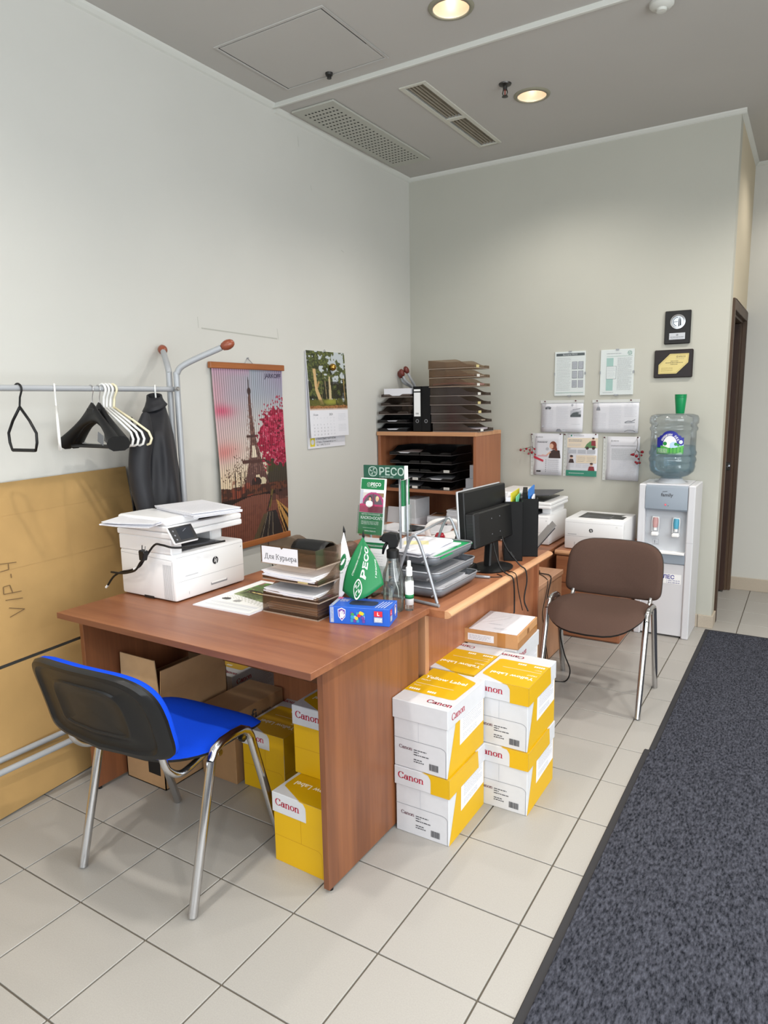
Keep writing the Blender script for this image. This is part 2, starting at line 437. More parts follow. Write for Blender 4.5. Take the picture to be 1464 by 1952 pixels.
for a, b, c, d in ((-3.3, .25, -3.24, 3.0), (.84, .25, .9, 3.0), (-3.24, .25, .84, .31), (-3.24, 2.94, .84, 3.0), (-1.9, .31, -1.84, 2.94), (-.5, .31, -.44, 2.94)):
    w1.box(XR+.03, a, b, XR+.09, c, d)
wf = struct(w1.build('window_2', m_wf))
for a, b in ((-3.24, -1.9), (-1.84, -.5), (-.44, .84)): MB().box(XR+.058, a, .31, XR+.065, b, 2.94).build('pane', m_gl, wf)

# ceiling: two fields at slightly different heights, pierced for the fittings
def holed(name, rect, holes, z, m):
    loops = [[Vector((x, y, 0)) for x, y in l] for l in [rect]+holes]
    flat = [p for l in loops for p in l]; tris = tessellate_polygon(loops)
    mb = MB(); fs = []
    for t in tris:
        a, b, c = [flat[i] for i in t]
        fs.append(tuple(t) if (b-a).cross(c-a).z < 0 else tuple(t[::-1]))
    mb._add([(p.x, p.y, z) for p in flat], fs)
    r = rect; mb._add([(x, y, z+.25) for x, y in r], [(0, 1, 2, 3)])
    for l in [rect]+holes:
        n = len(l); zz = z+.25 if l is rect else z+.12
        mb._add([(x, y, z) for x, y in l]+[(x, y, zz) for x, y in l], [(i, (i+1) % n, n+(i+1) % n, n+i) for i in range(n)])
    return struct(mb.build(name, m))
LR = .082
def circ_at(x, y, r=LR): return arc(x, y, r, r, 0, 345, 23)
near = [DOWNLIGHTS[0]]; farl = [DOWNLIGHTS[1]]
slots = [[(.745, 2.06), (.855, 2.06), (.855, 2.555), (.745, 2.555)], [(.745, 2.59), (.865, 2.59), (.865, 3.07), (.745, 3.07)]]
ceil_near = holed('ceiling', [(XL, YN), (XR, YN), (XR, TRIMY), (XL, TRIMY)], [circ_at(*p) for p in near], ZN, m_ceil)
ceil_far = holed('ceiling', [(XL, TRIMY), (XR, TRIMY), (XR, YF), (XL, YF)], [circ_at(*p) for p in farl]+slots, ZC, m_ceil)
# trims
def cornice(name, a, b, nx, ny, z, r=.028):
    mb = MB(); prof = [(0, 0), (r, 0), (r*.8, -r*.35), (r*.35, -r*.8), (0, -r)]
    A, B_ = Vector(a), Vector(b); rows = []
    for P in (A, B_):
        rows.append([(P.x+nx*u, P.y+ny*u, z+v) for u, v in prof])
    n = 5; mb._add(rows[0]+rows[1], [(i, (i+1) % n, n+(i+1) % n, n+i) for i in range(n)]+[tuple(range(n)), tuple(range(n, 2*n))[::-1]])
    return struct(mb.build(name, m_white))
cornice('trim_1', (XL, YN, 0), (XL, TRIMY-.02, 0), 1, 0, ZN)
cornice('trim_2', (XL, TRIMY, 0), (XL, YB, 0), 1, 0, ZC)
cornice('trim_3', (XL, YB, 0), (XE+.028, YB, 0), 0, -1, ZC, .024)
cornice('trim_4', (XE, YB, 0), (XE, YF, 0), 1, 0, ZC, .024)
cornice('trim_5', (XE, YF, 0), (XR, YF, 0), 0, -1, ZC, .024)
slab('trim_6', XL, TRIMY-.020, ZC-.008, XR, TRIMY, 3.2, m_white, bevel=.003)
# tiled skirting
for k in range(3):
    pass
sk = MB().box(2.17, YB-.012, 0, XE+.004, YB, .085)
struct(sk.build('baseboard_back', m_skirt, bevel=.002))
struct(MB().box(1.2, YB-.012, 0, 2.167, YB, .085).build('baseboard_back', m_skirt, bevel=.002))
struct(MB().box(XE, YB-.012, 0, XE+.012, 3.55, .085).build('baseboard_corridor', m_skirt, bevel=.002))
struct(MB().box(XE, YF-.012, 0, 3.1, YF, .10).box(3.103, YF-.012, 0, XR, YF, .10).build('baseboard_far', m_skirt, bevel=.002))
# doorway
dr = MB()
dr.box(XE-.012, 3.545, 0, XE+.014, 3.605, 2.12).box(XE-.012, 4.462, 0, XE+.014, 4.522, 2.12).box(XE-.012, 3.605, 2.055, XE+.014, 4.462, 2.12)
dr.box(XE-.115, 3.60, 0, XE-.012, 3.62, 2.06).box(XE-.115, 4.45, 0, XE-.012, 4.47, 2.06).box(XE-.115, 3.62, 2.04, XE-.012, 4.45, 2.06)
dr = struct(dr.build('door_1', wood('door_casing', '54402f', '3d2c20', 'z', .5), bevel=.003))
lf = MB().box(1.43, 4.385, .012, 2.225, 4.425, 2.035).build('door_leaf', m_doorw, dr, bevel=.002)
mb = MB(); mb.T = Matrix.Translation((2.206, 4.385, .985))
mb.prism(rrect(-.016, -.03, .016, .03, .008), 'y', 0, -.006); mb.tube([(0, 0, 0), (0, -.05, 0)], .009); mb.tube([(0, -.05, 0), (-.06, -.05, 0)], .008)
mb.build('handle', mat('chrome', 'c9c9cb', .16, 1.), lf, smooth=True, auto=.6)

# ------------------------------------------------------------------ ceiling fittings
m_ring = mat('light_ring', '8d8a78', .5); m_refl = mat('reflector', 'f6e6d0', .3, .25)
m_bulb = emis('lamp_glow', 'ffe3d0', 2.2)
dl_labels = {0: 'round recessed downlight near the top edge, before the white ceiling strip', 1: 'round recessed downlight beside the sprinkler, beyond the white ceiling strip'}
for k, (x, y) in enumerate(DOWNLIGHTS):
    z = ZN if y < TRIMY else ZC
    if k < 2:
        t = thing('downlight', dl_labels[k], 'ceiling light', (x, y, z), 0, 'recessed ceiling downlights')
        MB().lathe([(LR-.004, -.004), (LR-.002, -.010), (LR+.014, -.006), (LR+.018, 0)], 32, cap=False).build('ring', m_ring, t, smooth=True)
        MB().lathe([(LR-.002, -.006), (LR-.006, .03), (.066, .075), (.05, .11)], 32, cap=False).build('reflector', m_refl, t, smooth=True)
        for s in (-1, 1):
            MB().tube([(-.045, s*.022, .085), (.045, s*.022, .085)], .012, 10).build('lamp_tube', m_bulb, t, smooth=True)
        MB().lathe([(.05, .11), (.0, .112)], 24).build('cap', m_refl, t)
    if k < 2:
        q = bpy.data.lights.new('downlight_tube', 'POINT'); q.energy = .07; q.color = LAMP_COL; q.shadow_soft_size = .02
        o = bpy.data.objects.new('downlight_tube', q); C.objects.link(o); o.location = (x, y, z+.055)
    else:
        f_ = MB().lathe([(LR-.004, -.003), (LR, -.010), (LR+.016, -.006), (LR+.018, 0)], 28, cap=False).build('lamp_ring', m_ring, ceil_near if y < TRIMY else ceil_far, smooth=True); f_.location = (x, y, z)
        f_ = MB().lathe([(0, -.002), (LR, -.003)], 24).build('lamp_diffuser', emis('lamp_disc', 'ffe9d0', 1.6), ceil_near if y < TRIMY else ceil_far); f_.location = (x, y, z)
    l = bpy.data.lights.new('downlight_lamp', 'SPOT'); l.energy = (.3 if y > 3.5 else .30 if k < 2 else 1)*LAMP_POWER*(4.6 if 2.2 < y < 3 else 3.1); l.color = LAMP_COL; l.spot_size = 2.5; l.spot_blend = .7; l.shadow_soft_size = .06
    o = bpy.data.objects.new('downlight_lamp', l); C.objects.link(o); o.location = (x, y, z-.015)

t = thing('access_hatch', 'square painted access hatch with thin dark gap in the ceiling', 'hatch', (.505, 1.48, ZN))
fr = MB()
for a, b, c, d in ((-.315, -.275, .325, -.262), (-.315, .262, .325, .275), (-.315, -.262, -.302, .262), (.312, -.262, .325, .262)): fr.box(a, b, -.005, c, d, .0)
fr.build('frame', m_ceil, t, bevel=.001)
MB().box(-.294, -.254, -.004, .304, .254, .0).build('panel', m_ceil, t, bevel=.001)
MB().box(-.302, -.262, -.0012, .312, -.2545, -.0002).box(-.302, -.254, -.0012, -.2945, .262, -.0002).box(.3045, -.262, -.0012, .312, .1, -.0002).build('gap', mat('dark_gap', '2a2724', .9), t)
mb = MB(); mb.T = Matrix.Translation((-.01, .235, -.004)); mb.lathe([(.0, 0), (.02, 0), (.018, -.012), (.011, -.014), (.012, -.026), (0, -.027)], 14)
mb.build('latch', mat('dark_metal', '3c3b39', .4, .6), t, smooth=True, auto=.6)

t = thing('perforated_vent', 'grey perforated vent panel beside the left wall in the ceiling', 'vent', (.205, 2.515, ZC))
pl = MB(); hx = []
pl.box(-.148, -.57, -.012, .148, .57, -.001)
pl.build('plate', mat('vent_paint', 'b4b5ac', .6), t, bevel=.003)
hb = MB()
for i in range(9):
    for j in range(24):
        x, y = -.096+i*.024, -.50+j*.0427
        hb._add([(x+.0072*math.cos(a*PI/4), y+.0072*math.sin(a*PI/4), -.0126) for a in range(8)], [tuple(range(8))[::-1]])
o = hb.build('perforation', mat('vent_hole', '23231f', .9), t); o['kind'] = 'stuff'

t = thing('slot_diffuser', 'long white slot diffuser in two lengths between vent panel and sprinkler', 'vent', (.80, 2.565, ZC))
fr = MB()
for a, b, c, d in ((-.082, -.525, -.055, .52), (.055, -.525, .079, .52), (-.055, -.525, .055, -.505), (-.055, -.012, .055, .025), (-.055, .503, .055, .52)):
    fr.box(a, b, -.006, c, d, .002)
fr.build('frame', mat('diffuser_white', 'c9c8bd', .5), t, bevel=.0015)
m_blade = mat('diffuser_blade', '9d9484', .5)
for b0, b1 in ((-.505, -.012), (.025, .503)):
    for i in range(5):
        x = -.042+i*.021
        mb = MB(); mb.T = Matrix.Translation((x, 0, .010)) @ Matrix.Rotation(.25, 4, 'Y'); mb.box(-.0016, b0, -.009, .0016, b1, .009); mb.build('blade', m_blade, t)
MB().box(-.058, -.507, .045, .068, .507, .05).build('plenum', mat('plenum', '2b2925', .9), t)

def sprinkler(x, y, z, lab):
    t = thing('sprinkler', lab, 'sprinkler', (x, y, z)); m = mat('sprinkler_metal', '4d4c4a', .35, .8)
    MB().lathe([(0, 0), (.034, 0), (.032, -.006), (.012, -.012), (.011, -.03), (0, -.03)], 20).build('escutcheon', m, t, smooth=True, auto=.6)
    for s in (-1, 1): MB().tube([(s*.009, 0, -.028), (s*.014, 0, -.045), (s*.006, 0, -.062)], .0028, 6).build('yoke_arm', m, t, smooth=True)
    MB().lathe([(0, -.060), (.015, -.060), (.017, -.064), (0, -.066)], 16).build('deflector', m, t)
    MB().tube([(0, 0, -.03), (0, 0, -.058)], .003, 6).build('bulb', mat('sprinkler_bulb', '8a2f22', .2), t)
t = thing('smoke_detector', 'small white detector at the upper edge beyond the ceiling strip', 'detector', (2.06, 1.965, ZC))
MB().lathe([(.05, 0), (.05, -.012), (.040, -.022), (.022, -.026), (.02, -.036), (0, -.038)], 24).build('housing', mat('white_trim', 'cfd0ca', .6), t, smooth=True, auto=.6)
sprinkler(1.213, 2.314, ZC, 'dark metal fire sprinkler hanging beside the far downlight')
# ------------------------------------------------------------------ mats on the floor
m_pile = mat('mat_pile', '4d4f59', .95, spec=.1, noise=.5, nscale=150, nst=(1, .38, 1), bump=.8, bscale=170, h2='15171d')
m_rub = mat('mat_rubber', '26262a', .7)
def floor_mat(lab, x0, y0, x1, y1, z, e0, e1):
    t = thing('floor_mat', lab, 'floor mat', (x0, y0, 0), 0, 'grey entrance mats'); w, d = x1-x0, y1-y0
    MB().prism([(0, 0), (w, 0), (w-.004, .004+z), (.004, .004+z)], 'y', 0, d).build('rubber_border', m_rub, t)
    MB().box(.026, e0, .004+z, w-.026, d-e1, .0085+z).build('pile', m_pile, t, bevel=.002)
floor_mat('charcoal entrance mat running to the foot of the picture, nearer of the two', 2.205, -2.2, 3.75, 1.537, .001, .026, .001)
floor_mat('charcoal entrance mat reaching the water cooler and corridor, farther of the two', 2.222, 1.538, 3.75, 3.365, .0, .001, .026)

# ------------------------------------------------------------------ desks and cabinets
w1x = wood('walnut_x', '956142', '7a4a34', 'x'); w1z = wood('walnut_z', '875435', '6b4029', 'z'); w1e = wood('walnut_edge', '7c4e38', '623a2a', 'x', .45)
w2y = wood('alder_y', 'a56c4a', '8b553a', 'y', .42); w2z = wood('alder_z', 'a66d4b', '8d573b', 'z', .42); w2x = wood('alder_x', 'a66d4b', '8d573b', 'x', .42)
w2e = wood('alder_edge', 'd0a078', 'b98660', 'y', .4); w2ex = wood('alder_edge_x', 'cd9a72', 'b5825c', 'x', .4)
w3 = wood('beech_z', 'bd8f70', 'a67858', 'z', .42); w3x = wood('beech_x', 'bf9274', 'aa7d5d', 'y', .42)
m_black = mat('black_plastic', '121213', .45, spec=.35); m_satin = mat('satin_metal', 'a2a5ab', .42, .5); m_chrome = mat('chrome', 'c9c9cb', .16, 1.)
m_paper = mat('paper', 'dfdfe5', .7); m_ink = mat('ink', '3a3a40', .7); m_grey = mat('grey_ink', '84868e', .7); m_lgrey = mat('pale_grey_ink', 'b9bcc4', .7)
t = thing('office_desk', 'walnut coloured office desk carrying the white multifunction printer', 'desk', (0, 0, 0))
MB().box(.415, .0163, .747, 1.5876, .7225, .769).build('desktop', w1x, t, bevel=.0012)
MB().box(.4145, .0155, .7475, 1.5884, .0163, .7685).build('edge_band', w1e, t)
MB().box(1.530, .118, .012, 1.552, .700, .747).build('side_panel', w1z, t, bevel=.001)
MB().box(.385, .12, .012, .407, .700, .747).build('side_panel', w1z, t, bevel=.001)
MB().box(.407, .60, .43, 1.530, .618, .747).build('modesty_panel', w1z, t)
for x in (.39, 1.534):
    for y in (.14, .66): MB().lathe([(0, 0), (.008, 0), (.008, .0125), (0, .0125)], 10, (x+.007, y)).build('foot', m_black, t)

t = thing('workstation_desk', 'long alder desk with pale rounded edge under the monitor', 'desk', (0, 0, 0))
MB().box(.62, .745, .728, 1.638, 1.905, .757).build('desktop', w2y, t, bevel=.001)
pr = [(1.638, .728), (1.652, .730), (1.662, .736), (1.665, .743), (1.662, .750), (1.652, .756), (1.638, .757)]
MB().prism(pr, 'y', .745, 1.897).build('rounded_edge', w2e, t, smooth=True, auto=.8)
MB().box(1.518, .742, .04, 1.536, 1.985, .728).build('modesty_panel', w2z, t)
MB().box(1.20, 1.985, .0, 1.558, 2.005, .727).build('side_panel', w2z, t, bevel=.001)
MB().box(.80, .748, .0, 1.518, .766, .727).build('side_panel', w2z, t, bevel=.001)
MB().box(1.519, .7405, .0, 1.560, .768, .727).build('end_post', wood('alder_post', 'b98a68', 'a27353', 'z', .42), t, bevel=.001)

t = thing('side_desk', 'narrow alder return desk between workstation and bookcase, covered in papers', 'desk', (0, 0, 0))
MB().box(.47, 1.925, .728, 1.02, 2.26, .757).build('desktop', w2y, t, bevel=.002)
MB().box(.50, 2.22, .0, .96, 2.24, .728).build('support_panel', w2z, t)

t = thing('drawer_pedestal', 'low beech drawer pedestal standing behind the brown chair', 'cabinet', (0, 0, 0))
MB().box(1.09, 2.145, .0, 1.505, 2.575, .466).build('body', w3, t, bevel=.0015)
MB().box(1.08, 2.125, .468, 1.513, 2.578, .496).build('top', w3x, t, bevel=.002)
for k in range(3): MB().box(1.10, 2.128, .02+k*.149, 1.502, 2.144, .165+k*.149).build('drawer', w3, t, bevel=.0012)

t = thing('copier_cabinet', 'low alder cabinet under the far white copier', 'cabinet', (0, 0, 0))
MB().box(.83, 2.62, 0, 1.335, 3.39, .532).build('body', w2z, t, bevel=.001)
MB().box(.82, 2.59, .532, 1.355, 3.40, .558).build('top', w2x, t, bevel=.004, seg=2)
t = thing('drawer_cabinet', 'low alder drawer cabinet under the small white laser printer', 'cabinet', (0, 0, 0))
MB().box(1.393, 2.82, 0, 1.80, 3.395, .53).build('body', w2z, t, bevel=.001)
MB().box(1.385, 2.815, .53, 1.81, 3.40, .56).build('top', w2x, t)
MB().prism([(2.815, .53), (2.803, .534), (2.798, .545), (2.803, .556), (2.815, .56)], 'x', 1.385, 1.81).build('rounded_edge', w2ex, t, smooth=True, auto=.8)
for k in range(3): MB().box(1.396, 2.803, .012+k*.172, 1.797, 2.819, .180+k*.172).build('drawer', w2x, t, bevel=.001)

bk = thing('bookcase', 'open alder bookcase in the corner loaded with smoky trays', 'bookcase', (0, 0, 0))
MB().box(.012, 2.885, 0, .034, 3.32, 1.268).build('side_panel', w2z, bk, bevel=.001)
MB().box(.778, 2.885, 0, .80, 3.32, 1.268).build('side_panel', w2z, bk, bevel=.001)
MB().box(.010, 2.872, 1.268, .802, 3.32, 1.296).build('top', w2ex, bk, bevel=.003, seg=2)
MB().box(.034, 2.885, .862, .778, 3.31, .882).build('shelf', w2x, bk, bevel=.001)
MB().box(.034, 2.885, .515, .778, 3.31, .535).build('shelf', w2x, bk, bevel=.001)
MB().box(.034, 3.306, .02, .778, 3.312, 1.268).build('back_panel', w2z, bk)

# ------------------------------------------------------------------ paper boxes
m_cwh = mat('carton_white', 'cbccd0', .6, noise=.02, nscale=30); m_cye = mat('carton_yellow', 'd3a600', .5); m_red = mat('logo_red', 'b5173a', .5)
m_dred = mat('logo_dull', '6a3a48', .6)
BW, BD, BH = .208, .298, .248
def lid_prints(par):
    """lid at local z 0..LH, front is -y"""
    LH = .07; w, d = BW+.008, BD+.008
    F = plane_fn((-w/2, -d/2, 0), (1, 0, 0), (0, 0, 1)); k = Decal()
    k.poly([(w, 0), (w, LH), (w*.50, LH)]+[(w*.655-.025+.025*math.cos(a*.26), LH-.045+.04*math.sin(1.57-a*.26)) for a in range(5)][:0]+[(w*.62, LH-.004), (w*.665, LH-.018), (w*.67, LH-.03), (w*.67, 0)], m_cye)
    k.nib('Canon', .016, .027, .036, m_red, na=.068, nb=.024); k.build('front_print', par, F)
    F = plane_fn((w/2, -d/2, 0), (0, 1, 0), (0, 0, 1)); k = Decal()
    k.poly([(0, 0), (d*.80, 0), (d*.77, LH), (0, LH)], m_cye); k.build('side_print', par, F)
    F = plane_fn((-w/2, d/2, 0), (0, -1, 0), (0, 0, 1)); k = Decal()
    k.nib('Canon', .03, .022, .036, m_red, na=.068, nb=.024); k.build('side_print', par, F)
    F = plane_fn((w/2, d/2, LH), (-1, 0, 0), (0, -1, 0)); k = Decal()
    k.poly([(0, d*.27)]+arc(w*.84, d*.27+.014, .018, .014, -90, -10, 4)+[(w*.94, d*.80), (w*.92, d*.845), (w*.45, d), (0, d)], m_cye)
    m_wy = mat('white_print', 'f6f3e6', .6)
    k.text('Yellow Label', w*.06, d*.70, .0325, m_wy, bold=.02); k.text('PRINT', w*.05, d*.615, .014, m_wy)
    k.rect(w*.03, d*.515, w*.74, d*.521, m_wy); k.text('80 g/m²', w*.05, d*.44, .009, m_wy)
    for q in range(9): k.rect(w*(.05+.04*q)+(.03 if q > 4 else 0), d*.32, w*(.05+.04*q)+.0065+(.03 if q > 4 else 0), d*.365, m_wy, False)
    k.nib('Canon', w*.55, d*.09, .034, m_red, na=.068, nb=.024); k.build('top_print', par, F)
def body_prints(par, yellow):
    z1 = BH-.068
    if yellow:
        for nm, F, wd in (('front', plane_fn((-BW/2, -BD/2, 0), (1, 0, 0), (0, 0, 1)), BW), ('side', plane_fn((-BW/2, BD/2, 0), (0, -1, 0), (0, 0, 1)), BD), ('side', plane_fn((BW/2, -BD/2, 0), (0, 1, 0), (0, 0, 1)), BD)):
            k = Decal(); k.rect(.0005, .0005, wd-.0005, z1+.06, m_cye); m_dy = mat('yellow_crease', 'b98706', .6)
            k.line([(0, .095)]+[(wd*.88, .095), (wd*.94, .088), (wd*.955, .075), (wd*.955, 0)], .0016, m_dy)
            k.line([(wd*.55, .095), (wd*.55, z1)], .0014, m_dy); k.build(nm+'_print', par, F)
        return
    k = Decal(); F = plane_fn((-BW/2, -BD/2, 0), (1, 0, 0), (0, 0, 1))
    k.line([(BW*.47, .105), (BW*.47, z1)], .0016, m_lgrey); k.line([(0, .107), (BW*.86, .107)]+arc(BW*.86, .092, .024, .015, 90, 0, 5)+[(BW*.974, 0)], .0016, m_grey)
    k.nib('Canon', BW*.10, .070, .0185, m_dred, na=.07, nb=.026)
    for q, (yy, ll) in enumerate(((.075, .052), (.067, .020), (.058, .06), (.040, .032), (.032, .040))):
        k.lines(BW*.38, yy-.0035, BW*.38+ll, yy+.0035, 1, m_ink, .0032, seed=q)
    x = BW*.67
    for q in range(14):
        wd = random.choice((.0008, .0016, .0024)); k.rect(x, .016, x+wd, .040, m_ink, False); x += wd+.0011
    k.build('front_print', par, F)
    k = Decal(); F = plane_fn((BW/2, -BD/2, 0), (0, 1, 0), (0, 0, 1))
    k.poly([(0.0005, .0005), (BD-.0005, .0005), (BD-.0005, z1+.055), (BD*.28, z1+.055)], m_cye)
    k.poly([(BD*.32, .082), (BD*.985, .092), (BD*.985, z1+.05), (BD*.33, z1+.05)], m_paper)
    k.lines(BD*.40, .095, BD*.80, .115, 3, m_grey, .0013, seed=5); k.lines(BD*.40, .125, BD*.94, .175, 7, m_grey, .0013, seed=6)
    k.text('Canon paper', BD*.93, .19, .010, m_ink, align='r'); k.build('side_print', par, F)
def paper_box(lab, loc, rz=0., lid_rot=0., yellow=False):
    t = thing('paper_box', lab, 'box', loc, rz, 'cartons of copier paper')
    b = MB().box(-BW/2, -BD/2, 0, BW/2, BD/2, BH-.004).build('body', m_cwh, t, bevel=.002); body_prints(b, yellow)
    w, d = BW+.008, BD+.008
    l = MB().box(-w/2, -d/2, 0, w/2, d/2, .07).build('lid', m_cwh, t, bevel=.002)
    l.location = (0, 0, BH-.0695); l.rotation_euler = (0, 0, lid_rot); lid_prints(l)
    return t
bA = (1.664, .662)
paper_box('white and yellow paper carton on the floor against the walnut desk panel', (*bA, 0), .006)
paper_box('paper carton with plain white lid front, topmost beside the desk panel', (bA[0]-.002, bA[1]-.003, BH+.002), -.004, PI)
bB = (1.832, .964)
paper_box('paper carton on the floor at the right, under the rightmost stacked carton', (*bB, 0), .004)
paper_box('paper carton with upside-down lid print, topmost of the rightmost stack', (bB[0]-.001, bB[1], BH+.002), -.004)
paper_box('paper carton with upside-down lid print between desk edge and rightmost stack', (1.613, .978, BH+.002), .003)
paper_box('bottom paper carton wedged behind the front stack near the desk post', (1.613, .978, 0), .0)
bD = (1.652, 1.289)
paper_box('paper carton directly beneath the flat brown carton', (*bD, BH+.002), .03, PI)
paper_box('floor paper carton at the bottom of the stack with the brown carton', (*bD, 0), .03)
paper_box('yellow paper carton on the floor under the desk, nearest the desk panel', (1.402, .312, 0), -.02, 0, True)
paper_box('yellow paper carton set back on top of another under the desk', (1.388, .445, BH+.002), .01, 0, True)
paper_box('yellow paper carton alone in the middle of the floor under the desk', (.983, .608, 0), .02, 0, True)
paper_box('paper carton far behind, seen through the gap under the desk', (.385, .955, 0), .0, PI)

# flat brown carton with a sheet on it
m_card = mat('kraft_card', 'b98a5c', .75, noise=.06, nscale=25, bump=.05, bscale=120); m_tape = mat('packing_tape', 'a9743f', .25)
t = thing('brown_carton', 'flat brown carton with shipping label, lying on the paper cartons', 'box', (1.642, 1.28, 2*BH+.0035), .06)
b = MB().box(-.119, -.139, 0, .119, .139, .062).build('body', m_card, t, bevel=.002)
MB().box(.03, -.1394, .0, .065, -.1389, .0625).box(.1188, -.139, 0, .1194, .139, .03).build('tape', m_tape, t)
k = Decal(); k.rect(.0, .0, .115, .030, m_paper); k.lines(.006, .004, .105, .026, 5, m_grey, .0013, seed=3); k.build('shipping_label', t, plane_fn((-.10, -.139, .014), (1, 0, 0), (0, 0, 1)))
k = Decal(); k.rect(0, 0, .028, .022, mat('tape_dark', '8a5c32', .4)); k.build('side_tape', t, plane_fn((.119, -.012, .030), (0, 1, 0), (0, 0, 1)))
t = MB().box(-.095, -.139, 0, .113, .128, .0022).build('loose_sheet', m_paper); t.location = (1.642, 1.28, 2*BH+.0035+.0625); t.rotation_euler = (0, 0, .06)
tag(t, 'white printed sheet lying on the flat brown carton', 'paper')
k = Decal(); k.lines(-.04, -.05, .02, -.04, 2, m_lgrey, .0016, seed=1); k.lines(.0, -.11, .07, -.085, 3, m_lgrey, .0014, seed=2); k.build('print', t, plane_fn((0, 0, .0022), (1, 0, 0), (0, 1, 0)))

# open cartons under the walnut desk
m_card2 = mat('carton_brown', 'a88560', .8, noise=.05, nscale=20)
t = thing('open_carton', 'open brown carton with raised flaps under the left end of the desk', 'box', (.53, .44, 0))
mb = MB(); w, d, h = .115, .18, .40
mb.box(-w, -d, 0, w, d, .004).box(-w, -d, 0, -w+.004, d, h).box(w-.004, -d, 0, w, d, h).box(-w, -d, 0, w, -d+.004, h).box(-w, d-.004, 0, w, d, h).build('body', m_card2, t)
MB().prism([(-w+.004, h), (w-.004, h), (w-.018, h+.138), (-w-.01+.02, h+.138)], 'y', -d, -d+.004).build('flap', mat('carton_pale', 'c3a27b', .8, noise=.04, nscale=20), t)
mb = MB(); mb.T = Matrix.Translation((w, 0, h)) @ Matrix.Rotation(.10, 4, 'Y'); mb.box(-.004, -d+.006, 0, 0, d-.01, .10).build('flap', m_card2, t)
MB().box(-w+.004, d-.004, h, w-.004, d, h+.12).build('flap', m_card2, t)
k = Decal(); k.rect(.02, .155, .10, .185, m_paper); k.lines(.026, .16, .09, .178, 3, m_ink, .002, seed=1); k.lines(.02, .12, .10, .148, 4, mat('brown_print', '6f4a35', .8), .002, seed=2)
k.rect(.135, .055, .205, .16, m_black); k.build('front_print', t, plane_fn((-w, -d, 0), (1, 0, 0), (0, 0, 1)))
t = thing('scanner_carton', 'closed brown carton behind the open one under the desk', 'box', (.765, .585, 0), .0)
MB().box(-.095, -.15, 0, .095, .15, .30).build('body', mat('carton_dull', '9b7752', .8, noise=.05, nscale=20), t, bevel=.002)
k = Decal(); k.text('fi', .10, .225, .075, m_ink, bold=.01); k.text('-7160', .15, .228, .030, m_ink); k.build('side_print', t, plane_fn((.095, -.15, 0), (0, 1, 0), (0, 0, 1)))

# flattened cardboard leaning on the left wall
t = thing('cardboard_sheet', 'big flattened brown cardboard leaning on the left wall with VIP written on it', 'cardboard', (0, 0, 0))
m_kr = mat('cardboard', 'b08d58', .8, noise=.05, nscale=8, nst=(1, 1, 1), bump=.04, bscale=60)
xb_ = lambda z, y: (.262-.13*(y+.2)*.9 if y < .25 else .205-.1*(y-.25))*(1-z/1.235)+.014*(z/1.235)+.006*math.sin(z*7+y*2)
zt_ = lambda y: 1.215+.022*min(1, max(0, (y+.2)/.95))
# rows between folds, each panel a board of its own thickness
yy = [-1.4+.115*i for i in range(19)]
bands = [(0.004, .432), (.440, .725), (.725, .895), (.895, 1.0)]
for bi, (za, zb) in enumerate(bands):
    rows = []
    for q in range(5):
        z = za+(zb-za)*q/4; r = []
        for y in yy:
            zz = z*zt_(y)/1.0; r.append((max(.012, xb_(zz, y)+(.007, -.001, .0005, -.001)[bi]+.0008*math.sin(PI*q/4)*(1 if bi % 2 else -1)+(.003 if abs(y-.49) < .07 else 0)), y, zz))
        rows.append(r)
    MB().grid(rows).build('panel', m_kr, t, solid=.006)
k = Decal(); mk = mat('pencil', '6d5334', .8)
def cbf(u, v, h):   # u runs up the board, letter height v towards the front of the room
    y = .075-v; z = .705+u*.8; return (max(.012, xb_(z, y))+.0065+h, y, z)
for s in ([(0, .065), (.02, .0), (.045, .062)], [(.075, .0), (.085, .07)], [(.11, .0), (.115, .072), (.15, .068), (.152, .042), (.112, .036)], [(.185, .03), (.205, .03)], [(.225, .07), (.228, .035), (.255, .033)], [(.262, .068), (.255, .0)]):
    if s: k.line(s, .0035, mk)
k.build('handwriting', t, cbf)
b = MB().tube([(0, 0, 0), (0, .06, .001)], .007, 6).tube([(.0, .03, -.004), (.004, .035, -.05)], .0015, 5).build('binder_clip', m_black); b.location = (.030, .735, 1.238)
tag(b, 'black clip sitting on the top corner of the cardboard sheet', 'clip')
